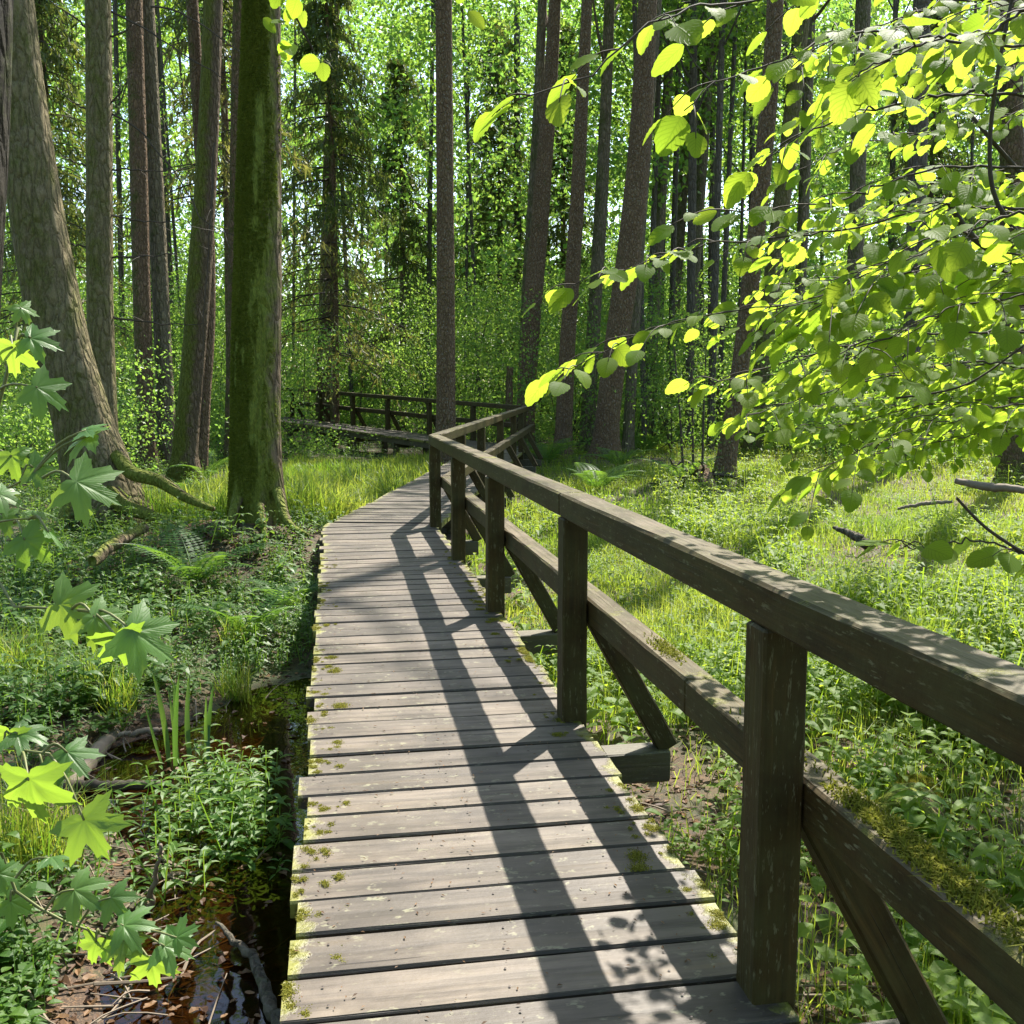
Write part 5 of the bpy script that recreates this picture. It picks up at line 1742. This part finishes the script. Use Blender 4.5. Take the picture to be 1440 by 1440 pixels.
b1 = (-1.75, 2.2, float(gz(-1.75, 2.2)))
sA = [np.array(b1), np.array((-1.5, 2.1, .3)), P(-60, 740, 1.9), P(-10, 600, 1.85), P(25, 460, 1.85)]
LA = P(-40, 640, 1.9); LB = P(-30, 720, 1.9); LC = P(-20, 560, 1.88)
maple_sapling('tall maple sapling at the left edge whose lobed leaves glow yellow or shine white', b1,
    [(sA, [.010, .003]), ([P(-45, 690, 1.9), P(0, 690, 1.8), P(45, 668, 1.75)], [.003, .0015]), ([P(-55, 760, 1.9), P(-5, 735, 1.75), P(60, 728, 1.7)], [.003, .0015])],
    [(36, 443, 44, 60, .3, 1.85, P(22, 462, 1.85)), (62, 478, 70, 10, .7, 1.8, P(20, 490, 1.85)), (18, 508, 72, 95, .8, 1.8, P(15, 480, 1.85)),
     (72, 557, 82, 35, .55, 1.75, LC), (108, 618, 84, 165, .35, 1.75, P(45, 668, 1.75)), (135, 602, 60, -10, .3, 1.75, P(45, 668, 1.75)), (20, 657, 62, 75, .4, 1.8, LA), (62, 660, 62, 10, .7, 1.75, P(30, 675, 1.75)),
     (135, 690, 108, 25, .45, 1.65, P(60, 672, 1.7)), (60, 720, 60, 5, .2, 1.7, LB), (8, 740, 55, 60, .8, 1.75, LB),
     (50, 772, 80, 40, .8, 1.65, P(20, 735, 1.75)), (80, 758, 60, 50, .2, 1.65, P(40, 730, 1.7)), (15, 700, 60, 20, .4, 1.7, LB)])
b2 = (-1.55, 1.6, float(gz(-1.55, 1.6)))
b3 = [np.array(b2), np.array((-1.35, 1.7, .2)), P(-60, 900, 1.65)]
maple_sapling('low maple sapling at the left spreading broad leaves over the bog pool', b2,
    [([np.array(b2), np.array((-1.4, 1.7, .3)), P(-70, 850, 1.7), P(20, 853, 1.6), P(80, 856, 1.55)], [.008, .002]),
     ([np.array((-1.4, 1.7, .25)), P(-60, 1040, 1.7), P(10, 1052, 1.6), P(70, 1060, 1.55)], [.004, .002]),
     ([np.array((-1.45, 1.65, .1)), P(-60, 1210, 1.75), P(30, 1262, 1.75), P(100, 1300, 1.75), P(170, 1320, 1.75)], [.006, .002])],
    [(112, 858, 100, 20, .75, 1.55, P(78, 856, 1.55)), (215, 905, 118, 35, .55, 1.5, P(110, 858, 1.55)), (175, 918, 90, 75, .55, 1.5, P(110, 858, 1.55)),
     (45, 1035, 80, 10, .35, 1.6, P(10, 1052, 1.6)), (108, 1072, 84, 35, .45, 1.55, P(60, 1058, 1.55)), (12, 1045, 60, 100, .5, 1.6, P(5, 1050, 1.6)),
     (45, 1128, 128, 85, .8, 1.5, P(30, 1056, 1.6)), (132, 1178, 112, 55, .8, 1.5, P(70, 1062, 1.55)), (12, 1232, 54, 20, .5, 1.6, None),
     (120, 1262, 86, 25, .4, 1.75, P(60, 1285, 1.75)), (165, 1275, 70, 40, .5, 1.75, P(110, 1302, 1.75)), (195, 1300, 84, -5, .5, 1.72, P(150, 1316, 1.75)), (168, 1345, 80, 95, .7, 1.72, P(165, 1320, 1.75)),
     (250, 1335, 78, 15, .5, 1.7, P(170, 1320, 1.75)), (215, 1372, 80, 85, .7, 1.7, P(170, 1320, 1.75)), (262, 1310, 60, -30, .45, 1.7, P(170, 1320, 1.75)), (130, 1340, 70, 110, .6, 1.74, P(140, 1312, 1.75)),
     (75, 1105, 80, 60, .6, 1.56, P(50, 1058, 1.58)), (30, 1275, 70, 40, .5, 1.75, P(20, 1258, 1.75)), (150, 880, 80, 40, .4, 1.52, P(100, 857, 1.55)), (90, 1205, 70, -5, .15, 1.6, None)])
